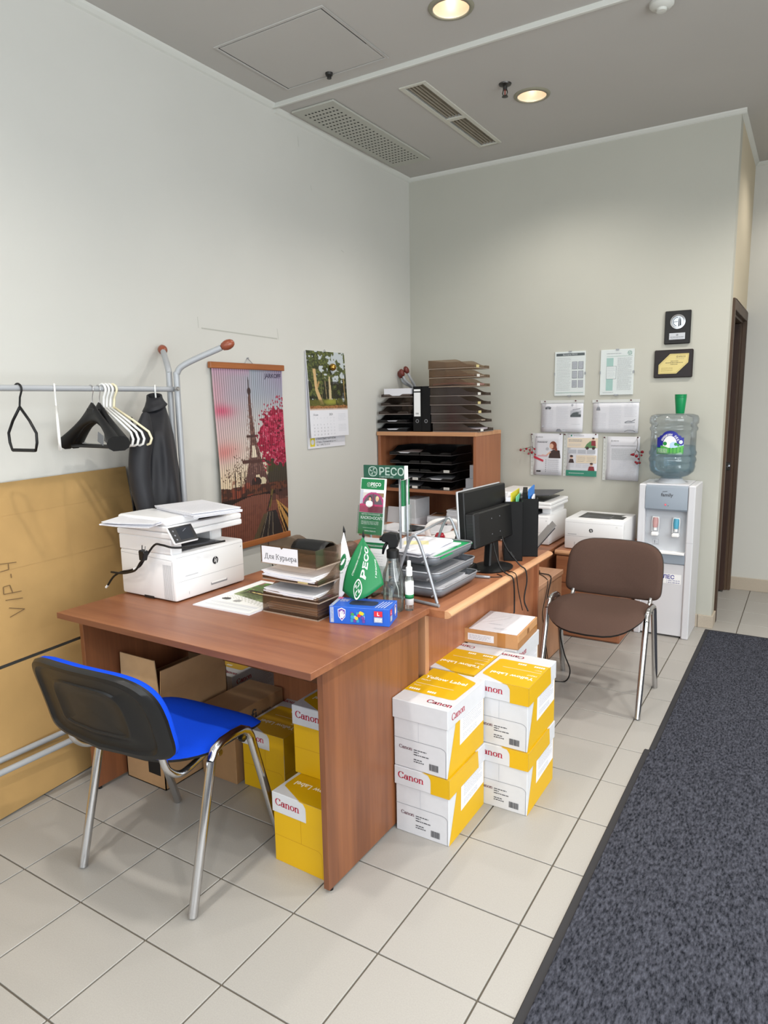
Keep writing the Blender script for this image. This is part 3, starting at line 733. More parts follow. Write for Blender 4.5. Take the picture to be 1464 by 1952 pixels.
# ------------------------------------------------------------------ stacking chairs
def chair(lab, loc, rz, fabric, shell, bw=.25, zb=(.455, .75)):
    """front towards local -y; seat .47 m"""
    t = thing('visitor_chair', lab, 'chair', loc, rz)
    m_f, m_s = fabric, shell; hw = .244
    fr = []
    for s in (-1, 1):
        rail = [(s*hw, -.085, .445), (s*hw, -.070, .470), (s*hw, -.045, .484), (s*hw, 0, .488), (s*hw, .050, .486), (s*hw, .082, .474), (s*hw, .098, .447)]
        MB().tube(rail, .0142, 10, ry=1.08).build('side_rail', m_chrome, t, smooth=True, auto=.9)
        MB().tube([(s*hw, -.085, .445), (s*hw, -.085-.004, .43), (s*(hw+.002), -.213, .003)], .0142, 10, ry=1.08).build('leg', m_chrome, t, smooth=True, auto=.9)
        MB().tube([(s*hw, .098, .447), (s*hw, .102, .43), (s*(hw+.002), .215, .003)], .0142, 10, ry=1.08).build('leg', m_chrome, t, smooth=True, auto=.9)
        sup = bez([(s*.165, .02, .432), (s*.185, .11, .430), (s*.20, .185, .437), (s*.203, .232, .475), (s*.202, .248, .52), (s*.198, .262, .58)], 5)
        MB().tube(sup, .011, 8).build('back_support', m_chrome, t, smooth=True, auto=.9)
    for y in (-.055, .055): MB().tube([(-hw, y, .452), (hw, y, .452)], .010, 8).build('crossbar', m_chrome, t, smooth=True, auto=.9)
    for s in (-1, 1): MB().tube([(s*(hw-.014), -.055, .452), (s*(hw-.0), -.055, .452)], .015, 8).build('end_cap', m_black, t)
    # seat: dished cushion on a moulded shell
    def seat(z0, puff, sc):
        rows = []; N = 40
        for q in range(9):
            f = 1-q/8*.96 if q else 1.; r = []
            for i in range(N):
                a = 2*PI*i/N; c, s_ = math.cos(a), math.sin(a)
                e = .60
                x = math.copysign(abs(c)**e, c)*.240*sc; y = math.copysign(abs(s_)**e, s_)*.215*sc-.012
                if s_ < 0: y -= .028*(1-c*c)
                x *= 1-.10*max(0, (y-.05)/.17)
                x *= f; y = -.012+(y+.012)*f
                dz = .022*(x/.23)**2*(1 if y > -.1 else .6)-.048*max(0, (-y-.10)/.15)**2+.014*max(0, (y-.10)/.1)
                ed = 1-f**7
                r.append((x, y, z0+dz+puff*ed))
            rows.append(r)
        return rows
    g = seat(.446, .026, 1.); mb = MB().grid(g, close=True); n = len(g[0]); mb._add(g[-1], [tuple(range(n))])
    und = [g[0], [(x*.985, y*.985, z-.010) for x, y, z in g[0]], [(x*.86, y*.86, z-.018) for x, y, z in g[0]]]
    mb.build('seat', m_f, t, smooth=True)
    mb = MB().grid(und[::-1], close=True); mb._add(und[-1], [tuple(range(n))[::-1]]); mb.build('seat_shell', m_s, t, smooth=True)
    # backrest: curved pad in front of a moulded black shell
    zc, zh = (zb[0]+zb[1])/2, (zb[1]-zb[0])/2
    def bx_(x, z, off):
        return (x, .236+.085*(z-zc+.15)/.3+.034*(1-(x/bw)**2)-.008*(1-((z-zc)/zh)**2)+off, z)
    def bout(N=64):
        pts = []
        for i in range(N):
            a = 2*PI*i/N; c, s_ = math.cos(a), math.sin(a); e = .17 if s_ < 0 else .46
            x = math.copysign(abs(c)**e, c)*bw; z = math.copysign(abs(s_)**(.22 if s_ < 0 else .60), s_)*zh
            if s_ < 0: z += .012*(x/bw)**2*(1 if abs(x) < bw*.9 else 1)
            pts.append((x*(1-.03*max(0, z/zh)), zc+z))
        return pts
    O = bout(); n = len(O)
    def ring(f, o, ins=0.): return [bx_(x*f, zc+(z-zc)*f, o) for x, z in O]
    pad = [ring(f, o) for f, o in ((1., .0), (1., -.012), (.965, -.024), (.90, -.030), (.6, -.034), (.3, -.035), (.05, -.035))]
    mb = MB().grid(pad, close=True); mb._add(pad[-1], [tuple(range(n))]); mb.build('backrest_pad', m_f, t, smooth=True)
    sh = [ring(f, o)[::-1] for f, o in ((1., .0), (1.005, .012), (.965, .024), (.88, .027), (.84, .018), (.80, .016), (.60, .017), (.57, .022), (.54, .022), (.51, .017), (.30, .017), (.05, .017))]
    mb = MB().grid(sh, close=True); mb._add(sh[-1], [tuple(range(n))]); mb.build('backrest_shell', m_s, t, smooth=True, auto=.7)
    return t
m_blue = mat('blue_fabric', '1146d2', .9, spec=.08, noise=.12, nscale=700, bump=.4, bscale=900)
m_brown = mat('brown_fabric', '544139', .9, spec=.15, noise=.16, nscale=600, bump=.6, bscale=800)
m_shell = mat('chair_shell', '121213', .42, spec=.4)
chair('blue fabric visitor chair with black shell back facing the walnut desk', (1.0, .033, 0), PI+.05, m_blue, m_shell, .262, (.515, .795))
chair('brown fabric visitor chair with chrome legs in front of the water cooler', (1.872, 2.029, 0), .0, m_brown, m_shell, .25, (.452, .748))

# ------------------------------------------------------------------ garment rack
m_rack = mat('rack_grey', 'a9acb0', .42, .12); m_knob = mat('knob_wood', '8e4a33', .3, noise=.15, nscale=30)
RX, RY, RZ = .26, .77, 1.585
rk = thing('garment_rack', 'grey tubular garment rack with wooden knobs along the left wall', 'coat rack', (0, 0, 0))
def knob(par, p, d, s=1.):
    o = MB().lathe([(.008*s, 0), (.0155*s, .006*s), (.021*s, .022*s), (.0215*s, .034*s), (.018*s, .048*s), (.010*s, .058*s), (0, .061*s)], 16).build('knob', m_knob, par, smooth=True)
    o.location = p; o.rotation_euler = Vector(d).to_track_quat('Z', 'Y').to_euler(); return o
for s in (-1, 1):
    pth = bez([(RX+s*.024, RY, .10), (RX+s*.024, RY, 1.0), (RX+s*.024, RY, 1.60), (RX+s*.027, RY+.003, 1.655), (RX+s*.06, RY+.025, 1.695), (RX+s*.19, RY+.12, 1.765)], 6)
    b = MB().tube(pth, .0135, 10).build('upright', m_rack, rk, smooth=True, auto=.9)
    knob(b, pth[-1], pth[-1]-pth[-3], 1.05)
    MB().tube(bez([(RX+s*.024, -.98, .10), (RX+s*.024, -.98, 1.60), (RX+s*.06, -1.0, 1.695), (RX+s*.19, -1.1, 1.765)], 5), .0135, 8).build('upright', m_rack, rk, smooth=True)
MB().tube([(RX, -.98, RZ), (RX, RY, RZ)], .0115, 12).build('hanging_rail', m_rack, rk, smooth=True, auto=.9)
MB().tube([(RX+.024, RY-.012, RZ), (RX+.056, RY-.02, RZ)], .006, 8).tube([(RX+.045, RY-.02, RZ), (RX+.052, RY-.021, RZ)], .010, 8).build('bolt', m_chrome, rk, smooth=True, auto=.7)
for x, z in ((.235, .213), (.325, .213)): MB().tube([(x, -.98, z), (x, RY, z)], .0115, 12).build('lower_rail', m_rack, rk, smooth=True, auto=.9)
for y in (RY, -.98):
    MB().tube([(.22, y, .213), (.34, y, .213)], .011, 8).build('rail_bracket', m_rack, rk, smooth=True)
    MB().tube([(.215, y, .075), (.215, y, .095), (.365, y, .095), (.365, y, .075)], .012, 8).build('foot_bar', m_rack, rk, smooth=True)
    for x in (.22, .36): MB().lathe([(0, .0), (.02, .0), (.022, .04), (.01, .068), (0, .068)], 12, (x, y)).build('castor', m_black, rk, smooth=True)

# hangers: hook top sits on the rail, body hangs below; local x = width
def hook_path(r=.019, z0=-.075):
    return [(-.012, 0, -.002)]+[(r*math.cos(math.radians(a)), 0, -.005+r*math.sin(math.radians(a))) for a in range(170, -31, -20)]+[(.006, 0, -.035), (0, 0, z0+.01), (0, 0, z0)]
HZ = RZ+.0125-.0105
def hanger_open(lab, y, rz, m, w=.075, nm='clothes_hanger', grp=None, tilt=0):
    t = thing(nm, lab, 'clothes hanger', (RX, y, HZ), rz, grp)
    MB().tube(hook_path(), .0036, 8).build('hook', m, t, smooth=True)
    mb = MB().tube([(0, 0, -.07), (-w*.6, 0, -.12), (-w, 0, -.165), (-w*.98, 0, -.20), (-w*.85, 0, -.228), (w*.85, 0, -.228), (w*.98, 0, -.20), (w, 0, -.165), (w*.6, 0, -.12), (0, 0, -.07)], .0048, 8, ry=1.1, up=(0, 1, 0)).build('body', m, t, smooth=True)
    MB().box(-w*.8, -.006, -.234, w*.8, .006, -.222).build('crossbar', m, t, bevel=.002)
m_hb = mat('hanger_black', '121213', .42, spec=.35); m_hw = mat('hanger_white', 'e4e4e2', .35); m_hc = mat('hanger_cream', 'e2d9b8', .4)
hanger_open('black plastic clip hanger alone at the left end of the rail', .045, .12, m_hb, .074)
hanger_open('thin white hanger seen edge-on between the two groups of black hangers', .189, -.575, m_hw, .105)
def coat_hanger(lab, y, rz):
    t = thing('coat_hanger', lab, 'clothes hanger', (RX, y, HZ), rz, 'wide black coat hangers')
    MB().tube(hook_path(.017, -.085), .0018, 6).build('hook', m_chrome, t, smooth=True)
    N = 20; rows = []
    for i in range(N+1):
        u = -1+2*i/N; x = u*.168; a = abs(u)
        zc = -.096-.122*a**1.2; h = .030-.010*math.sin(PI*a)+.012*(1-a)**3; d = .011+.028*a**2; yo = -.020*a**2
        rows.append([(x, yo+d*math.cos(2*PI*j/10), zc+h*math.sin(2*PI*j/10)*(1.0)) for j in range(10)])
    mb = MB().grid(rows, close=True); mb._add(rows[0], [tuple(range(10))]); mb._add(rows[-1], [tuple(range(10))[::-1]]); mb.build('shoulder_body', m_hb, t, smooth=True)
    MB().box(-.024, -.012, -.108, .024, .012, -.078).build('neck_block', m_hb, t, bevel=.004)
    MB().box(-.145, -.020, -.238, .145, -.006, -.226).build('trouser_bar', m_hb, t, bevel=.002)
    k = Decal(); k.poly([(-.02, -.02), (.02, -.024), (.022, .016), (-.016, .02)], mat('hanger_label', '6a6d72', .25)); k.build('size_tag', t, plane_fn((.112, -.047, -.195), (1, 0, -.35), (.1, 0, 1)))
coat_hanger('wide black coat hanger with grey size tag, front one of the pair', .345, -.05)
coat_hanger('wide black coat hanger, rear one of the pair', .378, -.08)
def shirt_hanger(lab, y, rz, m, w=.19):
    t = thing('shirt_hanger', lab, 'clothes hanger', (RX, y, HZ), rz, 'pale plastic shirt hangers')
    MB().tube(hook_path(.021, -.08), .0050, 8, up=(0, 1, 0)).build('hook', m, t, smooth=True)
    MB().tube([(0, 0, -.078), (-w*.55, 0, -.135), (-w*.93, 0, -.178), (-w, 0, -.205), (-w*.95, 0, -.226), (-w*.85, 0, -.232), (w*.85, 0, -.232), (w*.95, 0, -.226), (w, 0, -.205), (w*.93, 0, -.178), (w*.55, 0, -.135), (0, 0, -.078)], .0050, 8, up=(0, 1, 0)).build('body', m, t, smooth=True)
shirt_hanger('white plastic hanger just behind the black pair', .398, .02, m_hw, .165)
shirt_hanger('white plastic hanger, second behind the black pair', .413, .06, m_hw, .17)
shirt_hanger('white plastic hanger next to the cream one', .430, .10, m_hw, .175)
shirt_hanger('cream plastic hanger at the back of the bunch', .448, .16, m_hc, .185)
# black jacket on a white hanger
m_jk = mat('jacket_cloth', '1a1a1f', .6, spec=.4, sheen=.03, bump=.25, bscale=60)
jt = thing('jacket', 'black jacket on a white hanger next to the rack upright', 'jacket', (RX, .667, HZ), math.atan2(.69, -.724)+PI)
MB().tube(hook_path(.019, -.07), .0036, 8).build('hanger_hook', m_hw, jt, smooth=True)
rows = []; rj = random.Random(4)
secs = [(-.045, .040, .036), (-.060, .048, .044), (-.085, .078, .054), (-.115, .15, .062), (-.150, .195, .072), (-.20, .212, .085), (-.30, .218, .098), (-.42, .225, .108), (-.52, .235, .118), (-.60, .240, .120)]
N = 36
for k_, (z, a, b) in enumerate([(q[0], q[1]*.82, q[2]*.74) for q in secs]):
    r = []
    for i in range(N):
        w = 2*PI*i/N; c, s_ = math.cos(w), math.sin(w)
        fold = 1+(.09*math.sin(5*w+z*6)+.055*math.sin(11*w-z*11)+.03*math.sin(17*w+z*23))*min(1, max(0, -z-.1)*4)
        dz = -.10*max(0, abs(c)-.35)**1.4*(1 if z < -.08 else .3) if z > -.2 else 0
        r.append((math.copysign(abs(c)**.8, c)*a*fold, math.copysign(abs(s_)**.85, s_)*b*fold, z+dz*.6))
    rows.append(r)
MB().grid(rows[::-1], close=True).build('body', m_jk, jt, smooth=True, sub=1)
for s in (-1, 1):   # sleeves hang from the shoulders
    rows = []
    for q in range(11):
        f = q/10; z = -.125-.42*f; x = s*(.178+.05*math.sin(f*2.2)); y = (-.060 if s < 0 else -.035)-.035*math.sin(f*2.8); g_ = min(1., .35+f*3.5); ra = (.062-.018*f)*g_; rb = (.050-.010*f)*g_; z += .02*(1-g_)
        rows.append([(x+ra*math.cos(2*PI*j/14)*(1+.05*math.sin(3*j+q*1.3)), y+rb*math.sin(2*PI*j/14)*(1+.06*math.sin(2*j+q*.9)), z+.012*math.cos(2*PI*j/14)) for j in range(14)])
    mb = MB().grid(rows[::-1], close=True); mb._add(rows[-1], [tuple(range(14))]); mb._add(rows[0], [tuple(range(14))[::-1]]); mb.build('sleeve', m_jk, jt, smooth=True, sub=1)
col = []
for q in range(4):
    f = q/3; col.append([((.034+.026*f*f)*math.cos(w)+.012*f, (.030+.022*f*f)*math.sin(w)-.006, -.030-.055*f+.014*math.sin(w)*f-.012*math.cos(w)) for w in [2*PI*i/20 for i in range(20)]])
MB().grid(col[::-1], close=True).build('collar', m_jk, jt, smooth=True, solid=.006)
MB().grid([[(-.01+.02*i+.004*j, -.10-.030*(j/5)-.006*math.sin(j), -.20-.10*j+.02*i) for i in range(5)] for j in range(5)]).build('front_placket', m_jk, jt, smooth=True, solid=.006)

# a second rack's knobs rising behind the bookcase
t = thing('coat_stand', 'coat stand with dark red knobs behind the corner bookcase', 'coat rack', (.11, 3.362, 0))
MB().tube([(0, 0, 0), (0, 0, 1.36)], .016, 10).build('pole', m_rack, t, smooth=True)
m_knr = mat('knob_red', '6e2f28', .3)
for (ex, ey, ez) in ((-.085, -.142, 1.688), (-.055, -.165, 1.700), (-.028, -.140, 1.722)):
    p = bez([(0, 0, 1.32), (.012, -.004, 1.42), (ex*.45+.02, ey*.55, 1.60), (ex+.014, ey*.92, ez-.035), (ex, ey, ez)], 5)
    b = MB().tube(p, .0105, 8).build('arm', m_rack, t, smooth=True, auto=.9); o = knob(b, p[-1], p[-1]-p[-3], .95); o.data.materials[0] = m_knr

# ------------------------------------------------------------------ things hung on the left wall
def eiffel():
    g = Img(170, 300, 'c3c7ce'); X, Y = g.X, g.Y
    g.mask(np.clip(1-Y/.5, 0, 1)*.9, 'a7b0c0'); g.mask(np.clip((Y-.15)/.45, 0, 1), 'f1e3cd')
    n = g.noise(4, 3, 1, 1.6); g.mask(np.clip(1-X/.55, 0, 1)*np.clip(1.2-Y/.62, 0, 1)*(.35+.7*n), 'e9a0ae')
    g.mask(np.exp(-((X-.10)/.16)**2-((Y-.24)/.035)**2)*(.5+n), 'dd4f78', .9); g.mask(np.exp(-((X-.12)/.22)**2-((Y-.46)/.05)**2)*(.4+n), 'e3807c', .8)
    g.mask(np.clip((X-.55)/.4, 0, 1)*np.clip(1-Y/.22, 0, 1), 'a98fb4', .8); g.mask(np.clip(1-Y/.06, 0, 1)*(X < .5), 'd69cc0', .7)
    g.mask((Y > .52).astype(float)*np.clip((Y-.5)/.12, 0, 1)*.6, 'f5dcae')
    # tower
    n2 = g.noise(60, 5, 1, 2)
    tw = [(.475, .10), (.485, .10), (.50, .18), (.515, .30), (.535, .385), (.56, .44), (.60, .515), (.66, .60), (.735, .685), (.61, .685), (.555, .605), (.505, .605), (.44, .685), (.30, .685), (.365, .60), (.415, .515), (.445, .44), (.46, .385), (.465, .30), (.462, .18)]
    g.poly(tw, '6b4a44'); g.mask((n2 > .6)*((np.abs(X-.49) < .035+.12*np.clip((Y-.2)/.4, 0, 1)) & (Y > .2) & (Y < .6)), '9a7468', .55)
    g.line([(.478, .06), (.48, .12)], .008, '4a3a3a'); g.blob(.483, .135, .028, '4b3636', .035); g.line([(.41, .385), (.57, .385)], .02, '553a36'); g.line([(.33, .525), (.66, .53)], .035, '5a3a34')
    g.poly([(.475, .44), (.515, .44), (.54, .505), (.455, .505)], 'efe0c8'); g.blob(.60, .645, .055, 'f3e4c0', .04); g.blob(.505, .645, .075, '3a2724', .05)
    # blossom and dark trees
    n3 = g.noise(34, 9, 1, 2); n4 = g.noise(16, 11, 1, 2)
    g.mask((X > .66+.06*n4)*(Y > .52)*(Y < .72), '2a2018', .95); g.mask((X > .66)*(Y > .5)*(Y < .6)*(n4 > .5), '4a4526', .8)
    d = ((X-.98)/.40)**2+((Y-.40)/.165)**2+.9*(n3-.5); g.mask((d < 1).astype(float), 'a01a3c'); g.mask(((d < 1) & (n3 > .52)), 'cf3a5e', .9); g.mask(((d < .9) & (g.noise(50, 13, 1, 2) > .80)), 'e88a9e', .7); g.mask(((d < .8) & (g.noise(44, 14, 1, 2) < .22)), '57121f', .9)
    r = np.random.default_rng(3)
    for q in range(40): a = r.random(); g.blob(.72+.26*a+.05*r.normal(), .14+.10*(1-a)+.05*r.random(), .010, 'b8264a')
    for q in range(40): g.blob(.60+.1*r.random(), .3+.3*r.random(), .009, 'b8264a')
    for (x, y, s) in ((.12, .60, 1), (.2, .57, 1), (.27, .53, 1.2), (.3, .62, 1)):
        for q in range(26): g.blob(x+.05*r.normal(), y+.022*r.normal()*s, .007, '6f4f42')
    g.mask((Y > .655+.01*n4)*(Y < .76), '4d2f25'); g.mask((Y > .66)*(Y < .75)*(n3 > .55), '7f4a34', .7); g.mask((X > .15)*(X < .5)*(Y > .62)*(Y < .73)*(n4 > .55), '9b4a35', .7)
    g.mask((Y > .725-.02*X)*(Y < .775-.06*X+.0)*1., '201816', .9)
    for x in (.28, .2, .34): g.line([(x, .58), (x, .73)], .012, '3a2622')
    g.mask((Y > .775-.055*np.sin(X*3)).astype(float), '8a5545'); g.mask((Y > .775)*(n3 > .6), '75453a', .4)
    g.poly([(.655, .83), (.80, .83), (.93, 1), (.42, 1)], '3b3534'); g.poly([(.42, 1), (.60, .84), (.655, .835), (.52, 1)], '6a5a44')
    for a, b in ((.66, .56), (.70, .66), (.735, .75)): g.line([(a, .835), (b, 1)], .012, '8c7d6a')
    g.poly([(.80, .765), (1, .84), (1, 1), (.93, 1)], 'd9a35c'); g.poly([(.83, .775), (1, .87), (1, .90)], '2d2320'); g.poly([(.82, .79), (1, .965), (1, 1), (.985, 1)], '3a2a22'); g.poly([(.79, .80), (.98, 1), (.95, 1)], '4a3226')
    g.mask((X > .7)*(Y > .705)*(Y < .77)*(n4 > .4), '5a3b35', .8); g.line([(.70, .80), (.74, .71)], .03, '7d6a3a'); g.line([(.66, .82), (.72, .74)], .02, '3d2f2c')
    return g.a*np.float32(.80)
t = thing('wall_heater', 'hanging Paris picture panel with wooden bars on the left wall', 'picture', (0, 1.53, 0))
yA, yB_, zT, zB = -.283, .288, 1.705, .742
m_bar = wood('bar_wood', 'a9683a', '8a4f2a', 'y', .4)
bow = lambda u: .022+.012*math.sin(PI*u)
mb = MB(); mb.box(.006, -.298, 1.703, .030, .300, 1.736); mb.build('top_bar', m_bar, t, bevel=.003)
MB().box(.006, -.298, .700, .030, .300, .735).build('bottom_bar', m_bar, t, bevel=.003)
# the panel is a row of narrow heating strips sewn side by side
W_, H_ = .571, 1.005; ns = 34
im = eiffel()
im2 = im.copy(); 
for q in range(1, ns):
    c = int(q*170/ns); im2[:, c:c+1] = im2[:, c:c+1]*.16
def wf_(u, v, h):
    z = .715+v; b = .012*math.sin(PI*v/H_)+.006*math.sin(2*PI*v/H_)
    return (.016+b+h, yA+u*(1-.03*math.sin(PI*v/H_))+.009*math.sin(PI*v/H_), z)
MB().grid([[Vector(wf_(u*W_/12, v*H_/16, 0)) for u in range(13)] for v in range(17)]).build('backing', mat('heater_back', '8a8a84', .8), t, smooth=True, solid=.003)
photo('printed_panel', t, wf_, W_, H_, im2, .0022)
k = Decal(); k.text('JARKOFF', .415, .945, .036, mat('logo_navy', '2c2440', .5), bold=.02); k.build('lettering', t, wf_, base=.0026)
MB().tube([(.012, -.02, 1.736), (.006, .012, 1.765), (.012, .045, 1.736)], .0018, 6).tube([(.0, .012, 1.765), (.012, .012, 1.767)], .004, 8).build('hanging_loop', m_satin, t)
MB().tube(bez([(.012, .11, .70), (.013, .112, .62), (.012, .150, .50), (.013, .155, .30), (.012, .16, .12)], 5), .0032, 6).build('power_cord', m_black, t, smooth=True)

def forest():
    g = Img(110, 130, 'b9c0c4'); X, Y = g.X, g.Y; n = g.noise(9, 1, 1, 1.2); n2 = g.noise(26, 2, 1, 1.2); n3 = g.noise(50, 4, 1, 1.2)
    m = (n*.7+n2*.5 > .42+.25*((X > .62) & (X < .95) & (Y < .55))-.15*(Y > .45)); g.mask(m.astype(float), '3b4426'); g.mask(m*(n3 > .55), '6b7038', .8); g.mask(m*(n2 < .35), '1d2014', .8)
    g.mask(((Y > .5) & (Y < .80) & (n < .62)).astype(float), '1a1710', .85)
    g.poly([(.13, .30), (.20, .30), (.22, .62), (.36, .90), (.27, .90), (.16, .66)], 'c8a878'); g.poly([(.20, .58), (.26, .50), (.28, .52), (.23, .62)], 'b08a5c')
    g.poly([(.52, .42), (.56, .42), (.57, .83), (.50, .83)], 'c2b08a'); g.line([(.42, .5), (.44, .8)], .015, '9a8a68'); g.line([(.92, .45), (.93, .82)], .02, 'a58a5a'); g.line([(.33, .55), (.33, .8)], .012, '7c7050')
    g.mask(np.clip((Y-.80)/.03, 0, 1)*(.6+.4*n2), '5d5a26'); g.mask(np.clip(1-((X-.55)/.22)**2-((Y-.85)/.06)**2, 0, 1), '9a9a40', .9); g.mask(((Y > .82) & (X > .68) & (n2 > .45)).astype(float), '2c2a18', .8)
    g.mask(((Y > .90+.03*n) ).astype(float), 'a07044'); g.mask(((Y > .91) & (n3 > .55)).astype(float), '6a4526', .8); g.mask(np.clip((Y-.955)/.04, 0, 1), 'e7dcd6')
    return g.a
t = thing('wall_calendar', 'tall wall calendar with a forest picture on the left wall', 'calendar', (0, 2.266, 0))
def cfn(lean0, lean1, H, z0, y0): return lambda u, v, h: (.008+lean0+(lean1-lean0)*(1-v/H)+h, y0+u, z0+v)
MB().box(.003, -.205, 1.222, .006, .205, 1.835).build('backing_card', m_paper, t)
k = Decal(); k.rect(0, 0, .41, .075, m_paper); m_ye = mat('badge_yellow', 'd9c83a', .5)
k.rect(.022, .012, .072, .066, m_ye); k.circ(.047, .04, .017, m_paper, 14); k.text('СТРАХОВЫЕ ПАРТНЁРЫ', .085, .052, .018, m_ink); k.text('119 мск., Пушкинская, д. 4, к. 1', .085, .033, .016, m_ink); k.text('тел. 7 (495) 721-21-21', .085, .014, .016, m_ink); k.build('advert_strip', t, plane_fn((.0065, -.205, 1.222), (0, 1, 0), (0, 0, 1)))
def sheetgrid(x0, x1, z0, z1, y0, y1): return [[(x0+(x1-x0)*j/6+.004*math.sin(PI*j/6), y0+(y1-y0)*i/6, z1+(z0-z1)*j/6) for i in range(7)] for j in range(7)]
MB().grid(sheetgrid(.010, .034, 1.292, 1.838, -.207, .209)).build('month_sheets', m_paper, t, smooth=True, solid=.005)
Hc = .546; cf = lambda u, v, h: (.010+.024*(1-v/Hc)+.004*math.sin(PI*(1-v/Hc))+.0028+h, -.207+u, 1.292+v)
photo('forest_picture', t, lambda u, v, h: cf(u, v+.172, h), .416, .374, forest())
k = Decal(); k.rect(0, 0, .416, .172, m_paper); k.text('Июнь', .03, .138, .02, m_grey); k.text('2024', .20, .138, .02, m_ink)
d = 1
for r in range(6):
    for c in range(7):
        if r == 0: k.text('ПВСЧПСВ'[c], .032+c*.036, .118, .012, m_lgrey, up=False)
        elif (r > 1 or c >= 5) and d <= 30: k.text(str(d), .030+c*.036, .118-r*.021, .014, m_grey if c < 5 else m_lgrey, up=False); d += 1
for b in (.10, .03): k.lines(.30, b, .39, b+.05, 5, m_lgrey, .0016, seed=int(b*100))
k.build('date_page', t, cf)
MB().lathe([(.0, .024), (.012, .021), (.021, .012), (.024, 0), (.021, -.012), (.012, -.021), (0, -.024)], 18).build('gold_bauble', mat('gold', 'b08a45', .22, .9), t, smooth=True).location = (.036, .045, 1.74)
MB().tube([(.008, -.012, 1.838), (.006, .0, 1.852), (.008, .012, 1.838)], .0016, 6).build('hanging_loop', m_satin, t)
# dust outline of a former picture
k = Decal(); m_sm = mat('dust_mark', 'b0b0a8', .9)
k.line([(0, 0), (.6, -.015)], .007, m_sm); k.line([(-.02, .0), (-.022, .055)], .003, m_sm); k.line([(.61, -.02), (.60, .045)], .003, m_sm)
k.line([(.97, .93), (.98, .90)], .003, m_sm); k.line([(1.28, .60), (1.31, .59)], .003, m_sm); k.line([(.86, 1.18), (.865, 1.12)], .002, m_sm)
o = k.build('scuff_mark', bpy.data.objects['wall_left'], plane_fn((0, 1.21, 1.905), (0, 1, 0), (0, 0, 1)))
